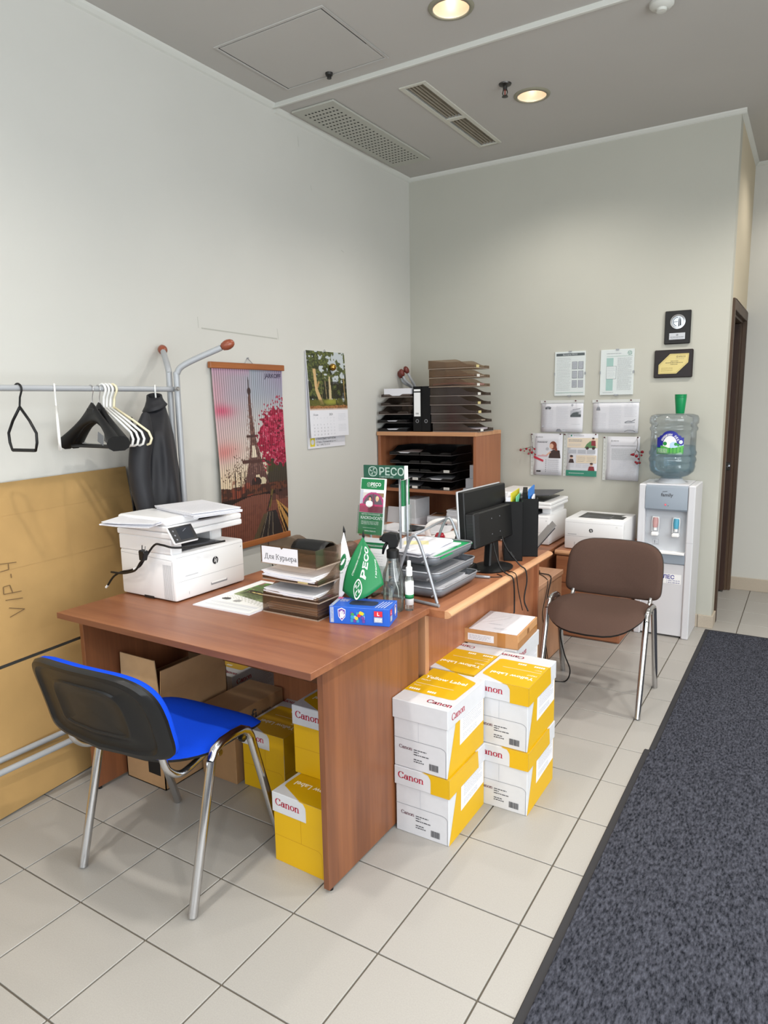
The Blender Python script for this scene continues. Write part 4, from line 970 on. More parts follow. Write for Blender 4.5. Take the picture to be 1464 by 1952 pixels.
# ------------------------------------------------------------------ printers
m_pr = mat('printer_white', 'e9e9ea', .38); m_pg = mat('printer_grey', '4a4b50', .45); m_pd = mat('printer_dark', '202124', .35); m_seam = mat('seam_grey', 'a4a6aa', .6)
m_brandk = mat('brand_black', '1f2126', .4); m_lbl = mat('label_white', 'f2f2f2', .5)
def hp_logo(k, x, y, r):
    k.circ(x, y, r, m_brandk, 24)
    for s in (((-.42, -.45), (.05, .98)), ((-.02, -.45), (.13, .02)), ((.13, .02), (-.20, .12)), ((.12, -.98), (.52, .25)), ((.52, .25), (.28, .33)), ((.50, .22), (.28, -.45)), ((.28, -.45), (.10, -.45))):
        k.line([(x+a*r, y+b*r) for a, b in s], r*.16, m_lbl)
def mfp(lab, loc, rz, w, d, hb, cav, hs, adf, panel=True):
    t = thing('multifunction_printer', lab, 'printer', loc, rz)
    b = MB().box(-w/2, -d/2, .004, w/2, d/2, hb).build('body', m_pr, t, bevel=.009, seg=2, smooth=True, auto=.5)
    k = Decal(); k.line([(0.004, hb*.42), (w-.004, hb*.42)], .0012, m_seam); k.line([(.008, hb*.93), (w-.008, hb*.93)], .001, m_seam)
    k.rect(.05, hb*.50, .115, hb*.525, mat('groove', 'c7c8cc', .5)); k.rect(w*.48, hb*.16, w*.72, hb*.215, mat('grip_shadow', '8b8c90', .6)); k.rect(w*.49, hb*.195, w*.71, hb*.225, m_lbl)
    hp_logo(k, w*.56, hb*.68, .0155); k.text('1', w*.16, hb*.12, .016, m_seam); k.circ(w*.95, hb*.84, .003, m_seam, 10); k.build('front_panel', b, plane_fn((-w/2, -d/2, 0), (1, 0, 0), (0, 0, 1)))
    k = Decal(); k.line([(.01, hb*.93), (d-.012, hb*.88)], .0012, m_seam); k.line([(d-.012, .01), (d-.012, hb*.86)], .0012, m_seam)
    for q in range(9): k.line([(d-.062+q*.0052, .010), (d-.062+q*.0052, hb*.78)], .0022, mat('vent_line', 'b3b4b8', .6), False)
    k.rect(d*.42, .002, d*.60, .012, m_pd); k.build('side_vent', b, plane_fn((-w/2, d/2, 0), (0, -1, 0), (0, 0, 1)))
    MB().box(-w/2+.0, -d/2+.012, hb-.001, -w/2+.055, d/2, hb+cav).build('left_housing', m_pr, t, bevel=.004)
    MB().box(w/2-.085, -d/2+.10, hb-.001, w/2-.02, d/2, hb+cav).build('right_housing', m_pr, t, bevel=.006)
    MB().box(-w/2+.055, .03, hb-.001, w/2-.085, d/2, hb+cav).build('rear_housing', m_pg, t)
    MB().box(-w/2+.057, -d/2+.03, hb-.004, w/2-.087, .03, hb+.003).prism([(-w/2+.07, hb+.003), (w/2-.11, hb+.003), (w/2-.11, hb+.006), (-w/2+.07, hb+.016)], 'y', -d/2+.05, .02).build('output_tray', m_pg, t)
    z = hb+cav
    MB().box(-w/2-.004, -d/2+.006, z, w/2+.006, d/2+.004, z+hs*.5).build('scanner_base', m_pr, t, bevel=.006, seg=2)
    lid = MB().box(-w/2-.004, -d/2+.008, z+hs*.52, w/2+.006, d/2+.004, z+hs).build('scanner_lid', m_pr, t, bevel=.006, seg=2)
    if adf:
        za = z+hs
        MB().box(-w/2, -d/2+.03, za, -w/2+.17, d/2, za+adf).build('feeder', m_pr, t, bevel=.010, seg=2)
        MB().prism([(-w/2+.16, za+adf*.50), (w/2-.02, za+adf*.72), (w/2-.02, za+adf*.86), (-w/2+.16, za+adf*.66)], 'y', -d/2+.05, d/2-.02).build('feeder_tray', m_pg, t, bevel=.002)
        MB().box(-w/2+.17, -d/2+.04, za, w/2-.05, d/2-.01, za+.006).build('lid_top', m_pd, t)
    if panel:
        p = MB().box(-.058, -.006, -.036, .058, .006, .036).build('control_panel', m_pr, t, bevel=.004)
        p.location = (-w/2+.028, -d/2-.024, z+hs*.42); p.rotation_euler = (-.62, .0, 0)
        k = Decal(); k.rect(.002, .003, .114, .069, m_pd); k.rect(.034, .012, .10, .062, mat('screen_dark', '2d3036', .15)); k.line([(.06, .045), (.08, .055)], .0015, m_grey)
        for q in range(3): k.circ(.017, .016+q*.018, .0035, m_grey, 10)
        k.build('screen', p, plane_fn((-.058, -.006, -.036), (1, 0, 0), (0, 0, 1)))
    return t
mfp('white multifunction printer with papers on its lid on the walnut desk', (.566, .496, .769), PI/2, .374, .312, .186, .060, .048, .030)
mfp('white copier by the back wall behind the black magazine files', (1.108, 3.10, .558), 0, .404, .38, .196, .046, .042, .055)
# sheets in the far copier's front tray
t = thing('document_tray', 'thin grey front tray leaning out of the far copier, sheets in it', 'tray', (1.272, 2.70, .560))
ax = Vector((.145, 0, .180)).normalized(); ay = Vector((-.45, .89, 0)); an = ax.cross(ay).normalized()
TM = Matrix((ax, ay, an)).transposed().to_4x4()
mb = MB(); mb.T = TM; mb.box(0, -.02, -.010, .215, .14, -.006).box(0, -.02, -.006, .006, .14, .012).build('support', m_pg, t)
mb = MB(); mb.T = TM; mb.box(.02, -.015, -.005, .235, .135, .0).box(.03, -.015, .001, .20, .135, .004).build('sheets', mat('sheet_grey', 'a5a5a6', .7), t)

t = thing('laser_printer', 'small white laser printer with black top tray near the water cooler', 'printer', (1.606, 3.052, .560))
w, d, h = .366, .357, .198
b = MB().box(-w/2, -d/2, .003, w/2, d/2, h).build('body', m_pr, t, bevel=.010, seg=2, smooth=True, auto=.5)
k = Decal(); k.line([(.004, .088), (w-.004, .088)], .0016, m_seam); k.line([(.006, h-.022), (w-.006, h-.022)], .001, m_seam); k.rect(.022, .097, .078, .101, m_seam); hp_logo(k, w*.46, .130, .0125); k.circ(w*.89, h-.035, .006, m_lbl, 12); k.line([(w*.18, .03), (w*.185, .05)], .003, m_seam)
k.build('front_panel', b, plane_fn((-w/2, -d/2, 0), (1, 0, 0), (0, 0, 1)))
k = Decal(); k.line([(.012, .01), (.012, h-.02)], .0012, m_seam); k.rect(.02, h-.06, .045, h-.02, m_lbl); k.build('side_panel', b, plane_fn((w/2, -d/2, 0), (0, 1, 0), (0, 0, 1)))
k = Decal(); k.poly([(.065, .07), (w*.72, .07), (w-.045, .26), (.065, .29)], m_pd); k.poly([(.085, .075), (w*.68, .075), (w*.72, .17), (.085, .18)], m_pg); k.poly([(.13, .08), (w*.52, .08), (w*.52, .14), (.13, .14)], m_pd); k.rect(w*.74, .09, w*.93, .20, m_pd); k.line([(w*.70, .10), (w*.70, .22)], .003, m_seam)
k.build('top_tray', b, plane_fn((-w/2, -d/2, h), (1, 0, 0), (0, 1, 0)))

# printer power cord and plug over the left side
t = thing('power_cord', 'black power cord with plug draped over the desk printer', 'cable', (0, 0, 0))
pts = [(.80, .50, .985), (.775, .38, .985), (.75, .293, .992), (.70, .278, 1.0), (.655, .278, .995), (.60, .272, .935), (.57, .272, .905), (.52, .272, .885), (.46, .27, .870), (.41, .27, .845), (.365, .27, .800)]
MB().tube(bez(pts, 5), .0042, 7).build('cord', m_black, t, smooth=True)
MB().tube(bez([(.615, .266, .945), (.59, .262, .925), (.56, .262, .893), (.52, .262, .878), (.47, .264, .868), (.41, .262, .866)], 5), .0042, 7).build('cord', m_black, t, smooth=True)
mb = MB(); mb.T = Matrix.Translation((.615, .258, .958)) @ Matrix.Rotation(.15, 4, 'Y'); mb.prism([(-.010, -.022), (.010, -.022), (.017, .012), (.014, .018), (-.014, .018), (-.017, .012)], 'y', -.012, .012).build('plug', m_black, t, bevel=.003)
mb = MB(); mb.T = Matrix.Translation((.615, .258, .958)) @ Matrix.Rotation(.15, 4, 'Y')
for s in (-1, 1): mb.tube([(s*.009, 0, .018), (s*.009, 0, .036)], .0024, 6)
mb.build('plug_pin', m_chrome, t)['kind'] = 'stuff'
MB().tube([(.371, .27, .806), (.358, .27, .795)], .0046, 7).tube([(.556, .266, .897), (.545, .266, .893)], .0056, 7).build('wrap', m_lbl, t)['kind'] = 'stuff'

# ------------------------------------------------------------------ paper piles
def pile(lab, loc, rz, w, d, n, th=.004, jit=.012, seed=0, name='paper_stack', cols=None, prints=True, curl=0., group=None):
    t = thing(name, lab, 'paper', loc, rz, group); r = random.Random(seed); z = 0.
    for i in range(n):
        dx, dy, a = (r.random()-.5)*jit*2, (r.random()-.5)*jit*2, (r.random()-.5)*jit*6
        mb = MB(); mb.T = Matrix.Translation((dx, dy, z)) @ Matrix.Rotation(a, 4, 'Z')
        c = curl*(.5+r.random()*.5); g = []
        for (x_, zz) in ((-w/2, c), (-w/6, c*.15), (w/6, 0), (w/2, 0)): g.append((x_, zz))
        mb.prism(g+[(x, q+th*.82) for x, q in g[::-1]], 'y', -d/2, d/2)
        o = mb.build('sheet', (cols[i % len(cols)] if cols else m_paper), t); z += th
        if i == n-1 and prints:
            k = Decal(); k.lines(-w/6, -d*.42, w*.42, d*.42, 16, m_lgrey, .0016, seed=seed); k.build('print', o, lambda u, v, h, M=mb.T, zz=th*.82: tuple(M @ Vector((u, v, zz+h))))
    return t
m_paper2 = mat('paper_shade', 'd7d7dc', .7)
pile('loose white sheets fanned over the left of the desk printer', (.52, .37, 1.0645), .35, .21, .297, 6, .0032, .022, 3, curl=.006, cols=[m_paper, m_paper2])
pile('neat thick white paper pile over the right of the desk printer', (.640, .52, 1.0885), -.25, .30, .215, 6, .0035, .006, 5, curl=.004, cols=[m_paper, m_paper2])

# ------------------------------------------------------------------ letter trays
m_sm1 = clear('smoke_brown', 'e4d8cc', .12, .10, .08, '8f7a69'); m_sm2 = clear('smoke_dark', 'b8aca4', .12, .10, .22, '6b5f58'); m_blk = clear('smoke_black', '3f3b3c', .15, .10, .55, '1a1819')
m_tab = mat('tray_tab', 'e2e0da', .6); m_taby = mat('tray_tab_yellow', 'd9c98f', .6)
def tray(lab, loc, rz, m, w=.250, d=.335, h=.0602, tab=None, tabx=-.06, group=None, tabtext=None):
    """open letter tray, low front towards local -y"""
    t = thing('letter_tray', lab, 'letter tray', loc, rz, group); g = .0028
    mb = MB().box(-w/2, -d/2, .006, w/2, d/2, .006+g)
    sp = [(-d/2, .0), (d/2, .0), (d/2, h), (-d*.10, h)]+[(-d*.10-d*.30*q/6, h-(h-.024)*(3*(q/6)**2-2*(q/6)**3)) for q in range(1, 7)]+[(-d/2, .020)]
    mb.prism(sp, 'x', -w/2, -w/2+g).prism(sp, 'x', w/2-g, w/2)
    mb.box(-w/2+g, d/2-g, .003, w/2-g, d/2, h)
    fp = [(-w/2+g, .003), (w/2-g, .003), (w/2-g, .022), (w*.22, .022), (w*.12, .010), (-w*.12, .010), (-w*.22, .022), (-w/2+g, .022)]
    mb.prism(fp, 'y', -d/2, -d/2+g)
    mb.build('tray_body', m, t)
    e = .0011; rim = MB().box(-w/2-e, -d/2-e, 0, -w/2+e, d/2+e, .0042).box(w/2-e, -d/2-e, 0, w/2+e, d/2+e, .0042).box(-w/2, d/2-e, 0, w/2, d/2+e, .0042).box(-w/2, -d/2-e, 0, w/2, -d/2+e, .0042)
    rim.build('base_rim', mat('rim_'+m.name, {'smoke_brown': '9d8c7d', 'smoke_dark': '857a74', 'smoke_black': '4a4646'}[m.name], .3), t)
    if tab:
        p = MB().box(-.022, -.0025, 0, .022, -.0005, .017).build('label_tab', tab, t); p.location = (tabx, -d/2, .005)
        if tabtext: k = Decal(); k.text(tabtext, 0, .004, .010, m_ink, align='c', bold=.01); k.build('tab_text', p, plane_fn((0, -.0025, 0), (1, 0, 0), (0, 0, 1)))
    return t
# stack for the courier on the walnut desk
DZ = .0605; TX, TY = 1.203, .563
tray('smoked letter tray at the bottom of the courier stack, solid back to the front', (TX, TY, .769), PI, m_sm1)
tray('smoked letter tray second from the bottom of the courier stack, papers in it', (TX, TY+.004, .769+DZ), .01, m_sm1)
tray('smoked letter tray under the top tray of the courier stack, yellow tab', (TX, TY+.006, .769+2*DZ), .0, m_sm1, tab=m_taby, tabx=.06)
tt = tray('smoked letter tray on top of the courier stack, labelled with a paper sign', (TX, TY+.002, .769+3*DZ), PI-.01, m_sm1, h=.066)
k = Decal(); k.poly([(0, 0), (.165, 0), (.165, .060), (.10, .060), (.092, .053), (.087, .060), (0, .060)], m_paper)
k.nib('Для Курьера', .012, .016, .0275, m_ink, na=.050, nb=.026, sx=.98); k.build('paper_sign', tt, plane_fn((.118, .1685, .003), (-1, 0, 0), (0, 0, 1)))
m_papb = mat('paper_brownish', 'd2bfae', .7)
pile('brownish papers inside the bottom courier tray', (TX, TY, .7785), PI, .225, .30, 6, .0045, .006, 11, cols=[m_paper, m_papb], prints=False)
pile('white papers in the tray second from the bottom of the courier stack', (TX, TY-.01, .8395), 0, .225, .31, 4, .004, .007, 12, curl=.004, prints=False)
pile('white papers in the yellow tabbed tray of the courier stack', (TX, TY-.012, .900), 0, .225, .31, 5, .004, .008, 13, curl=.006, prints=False)
b = MB(); rows = []
for q in range(7):
    a = PI*q/6; rows.append([(-.075+.025*u, -.045*math.cos(a), .046*math.sin(a)*(1-.10*((u-3)/3)**2)) for u in range(7)])
o = b.grid(rows).build('black_pouch', m_black, smooth=True, solid=.004); o.location = (TX-.03, TY+.02, .769+3*DZ+.012)
tag(o, 'black folded pouch standing in the top courier tray', 'pouch')

# magazine on the desk
def magpic():
    g = Img(70, 96, 'efefec'); n = g.noise(9, 21, 1, 1.3); n2 = g.noise(24, 22, 1, 1.3); X, Y = g.X, g.Y
    m = (Y < .52+.16*X)*(X > .12); g.mask(m.astype(float)*(Y > .05), '5d6b43'); g.mask(m*(n > .5)*(Y > .05), '8fa06a', .8); g.mask(m*(n2 > .62)*(Y > .05), '3a4a2a', .8)
    g.mask(m*(n2 > .66)*(Y < .34)*(Y > .05), '4f9a3c', .9); g.mask(m*(n > .58)*(Y < .25)*(Y > .05), 'a5586a', .8); g.mask(((np.abs(Y-.36-.1*X) < .05) & (X > .2)).astype(float), '2a2118', .9)
    g.mask(((np.abs(Y-.37-.1*X) < .012) & (X > .25) & (n2 > .3)).astype(float), 'd8c67a')
    for q in range(7): g.line([(.12, .50+q*.022), (.95, .58+q*.03)], .006, '8d9478', .8)
    g.blob(.20, .70, .075, '3b3b3d', .05); g.blob(.43, .72, .07, '9a9a98', .05); g.mask(((Y > .80) & (Y < .94) & (X > .08) & (X < .92) & ((Y*60 % 1) < .4)).astype(float), 'c9ccd2')
    return g.a
t = thing('magazine', 'open printed garden magazine lying flat on the walnut desk', 'magazine', (0, 0, .769))
mb = MB(); mb._add([(.792, .324, .0), (1.070, .330, .0), (1.070, .712, 0), (.785, .715, 0)]+[(x, y, .004) for x, y in ((.792, .324), (1.070, .330), (1.070, .712), (.785, .715))], [(3, 2, 1, 0), (4, 5, 6, 7), (0, 1, 5, 4), (1, 2, 6, 5), (2, 3, 7, 6), (3, 0, 4, 7)])
mb.build('pages', m_paper, t); photo('cover_print', t, plane_fn((.797, .332, .004), (1, .02, 0), (-.01, 1, 0)), .268, .375, magpic(), .0006)

# ------------------------------------------------------------------ insurer's flags, stand, glove box, bottles
m_gr = mat('brand_green', '0a7441', .5); m_dgr = mat('brand_dark_green', '104a38', .4); m_bw = mat('brand_white', 'f1f5f2', .5); m_bg = mat('brand_grey', 'a9b9b0', .45)
def reso(k, x, y, r, m, rot=.0):
    c, s = math.cos(rot), math.sin(rot); X = lambda a, b: (x+(a*c-b*s)*r, y+(a*s+b*c)*r)
    for q in range(4):
        a = q*PI/2
        R_ = lambda u, v: X(u*math.cos(a)-v*math.sin(a), u*math.sin(a)+v*math.cos(a))
        k.line([R_(.92*math.cos(i*.157)**.8, .92*math.sin(i*.157)**.8) if 0 < i < 10 else R_(*((.92, 0) if i == 0 else (0, .92))) for i in range(11)], r*.17, m, False)
        k.line([R_(.12, .12), R_(.12, .62)], r*.15, m, False); k.line([R_(.12, .62), R_(.5, .5)], r*.13, m, False)
def flag(lab, pole, tip, cloth, draw, pts_fn):
    t = thing('desk_flag', lab, 'flag', (0, 0, 0), 0, 'small desk flags')
    MB().tube([pole, tip], .0028, 8).build('pole', m_black, t, smooth=True)
    tv = (Vector(tip)-Vector(pole)).normalized()
    b = MB(); b.T = Matrix.Translation(tip) @ tv.to_track_quat('Z', 'Y').to_matrix().to_4x4(); b.lathe([(.0034, -.004), (.005, .0), (.004, .008), (0, .024)], 10).build('finial', m_black, t, smooth=True)
    MB().grid([[Vector(pts_fn(u/14, v/14, 0)) for u in range(15)] for v in range(15)]).build('cloth', cloth, t, smooth=True, solid=.0012)
    k = Decal(); draw(k); k.build('print', t, lambda u, v, h: pts_fn(u, v, h), eps=.00004, base=.0012)
def gfn(u, v, h):  # u along the hanging fly 0..1, v down the drop 0..1
    # droops from the tip into a leaf shape
    top = Vector((1.416, .553, 1.048)); lft = Vector((1.360, .50, .858)); bot = Vector((1.452, .475, .835)); rgt = Vector((1.512, .53, .893))
    L = top.lerp(lft, v)+Vector((-.010, -.01, .0))*math.sin(PI*v); R_ = top.lerp(rgt, v)+Vector((.004, .004, .03))*math.sin(PI*v)*v
    p = L.lerp(R_, u); w = math.sin(PI*u)
    p += Vector((.012, -.045, -.030))*w*v*v; p += Vector((0, -.006, 0))*math.sin(u*9+v*3)*v*.6
    return (p.x+h*.38, p.y-h*.9, p.z)
def gdraw(k):
    m = m_bw
    reso(k, .46, .87, .12, m, .95)
    def seq(txt, u0, v0, u1, v1, size, bold):
        a = math.atan2((v1-v0), (u1-u0)); vs, fs = text_geo(txt, bold); Wd = max(p[0] for p in vs); k.h += 1; b = len(k.v)
        du, dv = (u1-u0)/Wd, (v1-v0)/Wd
        k.v += [(u0+du*p[0]+size*1.0*(-.75)*p[1], v0+dv*p[0]+size*(-.35)*p[1], k.h) for p in vs]; k.f += [tuple(b+i for i in f) for f in fs]; k.m += [k.mi(m)]*len(fs)
    seq('РЕСО', .66, .80, .93, .26, .26, .03); seq('СТРАХОВОЕ ОБЩЕСТВО', .26, .70, .54, .20, .085, .0); seq('ГАРАНТИЯ', .90, .86, .99, .58, .05, .0)
flag('small green desk flag with white insurer emblem, right of the white flag', (1.405, .59, .769), (1.416, .556, 1.048), m_gr, gdraw, gfn)
def wfn(u, v, h):
    top = Vector((1.334, .553, 1.058)); L = top.lerp(Vector((1.300, .52, .80)), v)+Vector((-.004, -.004, 0))*math.sin(PI*v); R_ = top.lerp(Vector((1.372, .56, .905)), v)
    p = L.lerp(R_, u); p += Vector((.008, -.022, -.022))*math.sin(PI*u)*v*v+Vector((.0, -.004, 0))*math.sin(7*u+2)*v
    return (p.x+h*.38, p.y-h*.9, p.z)
def wdraw(k):
    k.ring(.52, .50, .26, .08, m_gr, 20, .075)
    for q in range(7): k.circ(.3+.10*q, .62+.02*(q % 3), .03, m_gr, 8, .007)
    k.ring(.9, .92, .12, .05, m_dgr, 14, .05)
flag('small white desk flag with green round emblem', (1.345, .59, .769), (1.334, .556, 1.058), mat('flag_white', 'eeeef2', .7), wdraw, wfn)
t = MB().lathe([(0, 0), (.034, 0), (.034, .004), (.010, .012), (.007, .03), (0, .03)], 20).build('flag_base', m_black, smooth=True, auto=.6); t.location = (1.375, .592, .769); tag(t, 'small black round base under the two desk flags', 'flag stand')

t = thing('leaflet_stand', 'insurer leaflet stand with green header sign behind the flags', 'leaflet stand', (1.345, .835, .757), .10)
def L_(x, y, z): return (x-1.345, y-.835, z-.757)
for x in (-.075, .055, .085): MB().tube([(x, 0, 0), (x, 0, .50)], .005, 8).build('post', m_satin, t, smooth=True)
MB().box(-.115, -.06, 0, -.035, .004, .008).build('base', clear('acrylic', 'f6f9f8', .03, .07), t)
hs = MB().box(-.090, -.022, .466, .084, -.014, .516).build('header_sign', m_dgr, t, bevel=.001)
k = Decal(); reso(k, .041, .026, .019, m_bg); k.text('РЕСО', .066, .013, .040, m_bg, bold=.015); k.text('ГАРАНТИЯ', .07, .003, .0085, m_bg, sx=1.3); k.build('sign_print', hs, plane_fn((-.090, -.022, .466), (1, 0, 0), (0, 0, 1)))
MB().box(.084, -.022, .466, .094, -.010, .516).build('header_edge', m_lbl, t)
def carpic():
    g = Img(60, 46, 'c9c2bd'); X, Y = g.X, g.Y; n = g.noise(12, 2)
    g.mask((X > .72)*(Y < .3)*1., '8b6a50'); g.mask((Y < .12)*1., 'dadfe0'); g.mask((((X-.55)/.5)**2+((Y-.75)/.66)**2 < 1)*1., 'a3366b'); g.mask((((X-.55)/.40)**2+((Y-.72)/.55)**2 < 1)*1., '59505a')
    g.mask((Y > .62)*(X < .95)*1., 'b02f5e'); g.mask((Y > .70)*(X > .35)*1., '7c1f3c', .9); g.blob(.42, .36, .07, '2e1f1c', .08); g.blob(.42, .40, .05, 'd9a98c', .06); g.blob(.40, .60, .15, 'eeeae6', .11); g.blob(.72, .36, .07, 'd8c49a', .08); g.blob(.72, .41, .05, 'd9a98c', .06); g.mask((X < .12)*(Y < .6)*1., 'aeb4c2', .8); g.line([(.55, .2), (.60, .7)], .04, '7a1f44')
    return g.a
def leaflet(par, fn, w, h, full=True):
    k = Decal(); k.rect(0, 0, w, h, m_lbl); k.rect(.002, h*.80, w-.002, h*.985, m_gr)
    reso(k, w*.34, h*.885, .0085, m_lbl); k.text('РЕСО', w*.42, h*.865, .017, m_lbl, bold=.02); k.text('ГАРАНТИЯ', w*.43, h*.835, .005, m_lbl)
    if full:
        k.rect(0, 0, w, h*.385, m_gr); k.text('АВТОСТРАХОВАНИЕ', w*.10, h*.345, .0075, m_lbl, sx=1.1); k.text('КАСКО+ОСАГО', w*.08, h*.27, .0150, m_lbl, bold=.02, sx=.92)
        k.lines(w*.12, h*.17, w*.85, h*.24, 3, m_lbl, .0014, seed=3); k.line([(w*.2, h*.115), (w*.75, h*.115)], .0008, m_lbl); k.text('www.reso.ru', w*.28, h*.05, .0095, m_lbl, bold=.01)
    o = k.build('leaflet_print', par, fn)
    return o
# upper pocket: leaflet tilted forward at the foot
O = Vector((-.095, -.070, .254)); U = Vector((.110, -.010, .0)); V = Vector((.045, .030, .214))
fn = plane_fn(O, U, V-U*(V.dot(U)/U.length_squared)); sh = Vector((.045, 0, 0))
fn2 = lambda u, v, h: (lambda a: (a[0]+.0, a[1], a[2]))(fn(u, v, h))
lf = MB(); lf.T = Matrix((*[(*r,) for r in Matrix((U.normalized(), (V-U*(V.dot(U)/U.length_squared)).normalized(), U.cross(V).normalized())).transposed()],)).to_4x4(); lf.T.translation = O
lb = lf.box(0, 0, -.012, .108, .216, 0).build('leaflets', m_lbl, t)
leaflet(lb, fn, .108, .216)
img = carpic(); photo('car_print', lb, lambda u, v, h: fn(u+.001, v+.084, h), .106, .087, img, .0016)
lf2 = MB(); lf2.T = lf.T.copy(); lf2.box(-.004, -.004, .004, .118, .11, .006).box(-.004, -.004, -.016, -.002, .11, .006).box(.116, -.004, -.016, .118, .11, .006).box(-.004, -.004, -.016, .118, -.002, .006).build('acrylic_pocket', clear('acrylic', 'f6f9f8', .03, .07), t)
# lower pocket and the leaflets facing right
k0 = MB().box(-.085, -.052, .07, .022, -.044, .235).build('lower_leaflets', m_lbl, t); k = Decal(); k.rect(.008, .125, .10, .148, m_gr); k.text('СТРАХОВАНИЕ', .014, .132, .010, m_lbl); k.lines(.012, .02, .09, .11, 9, m_lgrey, .0012, seed=9); k.build('leaflet_print', k0, plane_fn((-.085, -.052, .07), (1, 0, 0), (0, 0, 1)))
MB().box(-.09, -.058, .03, .028, -.056, .13).build('acrylic_pocket', clear('acrylic', 'f6f9f8', .03, .07), t)
k1 = MB().box(.066, -.012, .26, .076, .040, .46).build('side_leaflets', m_lbl, t); k = Decal(); k.rect(0, .10, .010, .2, m_gr); k.build('leaflet_print', k1, plane_fn((.066, -.012, .26), (1, 0, 0), (0, 0, 1)))
k = Decal(); k.rect(0, .10, .052, .2, m_gr); k.build('leaflet_print', k1, plane_fn((.076, -.012, .26), (0, 1, 0), (0, 0, 1)))
MB().box(.080, -.02, .24, .082, .045, .36).build('acrylic_pocket', clear('acrylic', 'f6f9f8', .03, .07), t)

m_bb = mat('box_blue', '1f5cc4', .42); m_bl2 = mat('box_pale_blue', '8fb4e4', .5)
t = thing('glove_box', 'blue cardboard box of disposable gloves at the desk edge', 'box', (1.4555, .488, .769), .295)
b = MB().box(-.106, -.056, 0, .106, .056, .060).build('carton', m_bb, t, bevel=.0012)
k = Decal(); mp = mat('purple', '6a3f9a', .5); my = mat('pr_yellow', 'e6c02c', .5); mg = mat('pr_green', '3f9b50', .5); mt = mat('pr_teal', '2a93b8', .5); mr = mat('pr_red', 'd2293c', .5); mgy = mat('pr_grey', 'a9b3c4', .5)
k.rect(.004, .004, .016, .058, mgy); k.text('ПЕРЧАТКИ', .014, .018, .0095, m_bb, rot=PI/2)
def hand(k, x, y, s):
    k.poly([(x-.014*s, y+.018*s), (x, y+.024*s), (x+.014*s, y+.018*s), (x+.012*s, y-.008*s), (x, y-.022*s), (x-.012*s, y-.008*s)], m_lbl); k.poly([(x-.012*s, y+.016*s), (x, y+.021*s), (x+.012*s, y+.016*s), (x+.0105*s, y-.007*s), (x, y-.019*s), (x-.0105*s, y-.007*s)], mp)
    k.poly([(x-.006*s, y-.012*s), (x+.005*s, y-.012*s), (x+.006*s, y+.001*s), (x-.007*s, y+.001*s)], m_lbl)
    for q, l in enumerate((.010, .014, .015, .011)): k.line([(x-.0055*s+q*.0037*s, y), (x-.0065*s+q*.0043*s, y+l*s)], .0028*s, m_lbl, False)
    k.line([(x+.005*s, y-.008*s), (x+.0105*s, y+.002*s)], .0028*s, m_lbl, False)
hand(k, .045, .033, 1.0)
for q in range(5):
    for r in range(3):
        if (q+r) % 4 != 3: k.rect(.076+q*.0105, .009+r*.0125, .0855+q*.0105, .020+r*.0125, [mt, m_bb, mp, m_bl2, mt, mg][(q*2+r) % 6])
for x, y, m in ((.084, .036, mg), (.083, .027, mt), (.098, .024, my), (.107, .034, mr), (.118, .041, my), (.113, .043, my), (.121, .026, mp)): k.circ(x, y, .0062, m, 12)
k.rect(.160, .034, .189, .053, mr); k.text('L', .1745, .038, .016, m_lbl, align='c', bold=.03); k.rect(.160, .014, .189, .032, mgy); k.lines(.163, .017, .187, .029, 2, m_lbl, .003, seed=1); k.build('front_print', b, plane_fn((-.106, -.056, 0), (1, 0, 0), (0, 0, 1)))
k = Decal(); k.rect(.012, .034, .036, .053, mr); k.text('L', .024, .038, .016, m_lbl, align='c', bold=.03); k.rect(.012, .014, .036, .032, mgy); hand(k, .08, .034, .9); k.build('side_print', b, plane_fn((.106, -.056, 0), (0, 1, 0), (0, 0, 1)))
k = Decal(); k.poly(rrect(.058, .030, .158, .082, .018), mat('slot_dark', '1c2c46', .8)); k.rect(.0, .0, .012, .112, mgy)
for q in range(4): k.line([(.160+q*.010, .012), (.172+q*.010, .085)], .0022, m_lbl, False)
k.lines(.018, .06, .05, .095, 3, m_lbl, .004, seed=4); k.rect(.0, .09, .018, .112, mat('pr_pink', 'd05a86', .5)); k.build('top_print', b, plane_fn((-.106, -.056, .060), (1, 0, 0), (0, 1, 0)))

m_pet = clear('pet_plastic', 'f3f6f4', .05, .16, .05, 'd8e0dc'); m_liq = clear('clear_liquid', 'f5f8f5', .02, .04)
t = thing('spray_bottle', 'clear spray bottle with black trigger head at the desk corner', 'bottle', (1.487, .636, .769), .2)
MB().lathe([(0, .002), (.034, 0), (.038, .006), (.0385, .11), (.036, .14), (.026, .165), (.021, .185), (.021, .20)], 24).build('bottle', m_pet, t, smooth=True, auto=.9)
MB().lathe([(0, .004), (.034, .004), (.0365, .012), (.0367, .085), (0, .086)], 24).build('liquid', m_liq, t, smooth=True, auto=.6)
MB().tube(bez([(0, 0, .20), (.006, 0, .12), (.018, 0, .08), (.020, 0, .05)], 4), .0014, 6).build('dip_tube', m_lbl, t)
MB().lathe([(.0225, .195), (.0225, .222), (.012, .230), (0, .230)], 20).build('collar', m_black, t, smooth=True, auto=.6)
MB().prism([(-.040, .268), (-.034, .280), (-.010, .287), (.022, .284), (.026, .262), (.016, .232), (-.012, .228), (-.016, .248), (-.038, .252)], 'y', -.0125, .0125).build('spray_head', m_black, t, bevel=.004, seg=2)
MB().tube([(-.020, 0, .250), (-.034, 0, .226), (-.038, 0, .205)], [.006, .006, .004], 8).build('trigger', m_black, t, smooth=True)
MB().tube([(-.038, 0, .261), (-.048, 0, .261)], .007, 10).build('nozzle', m_black, t)
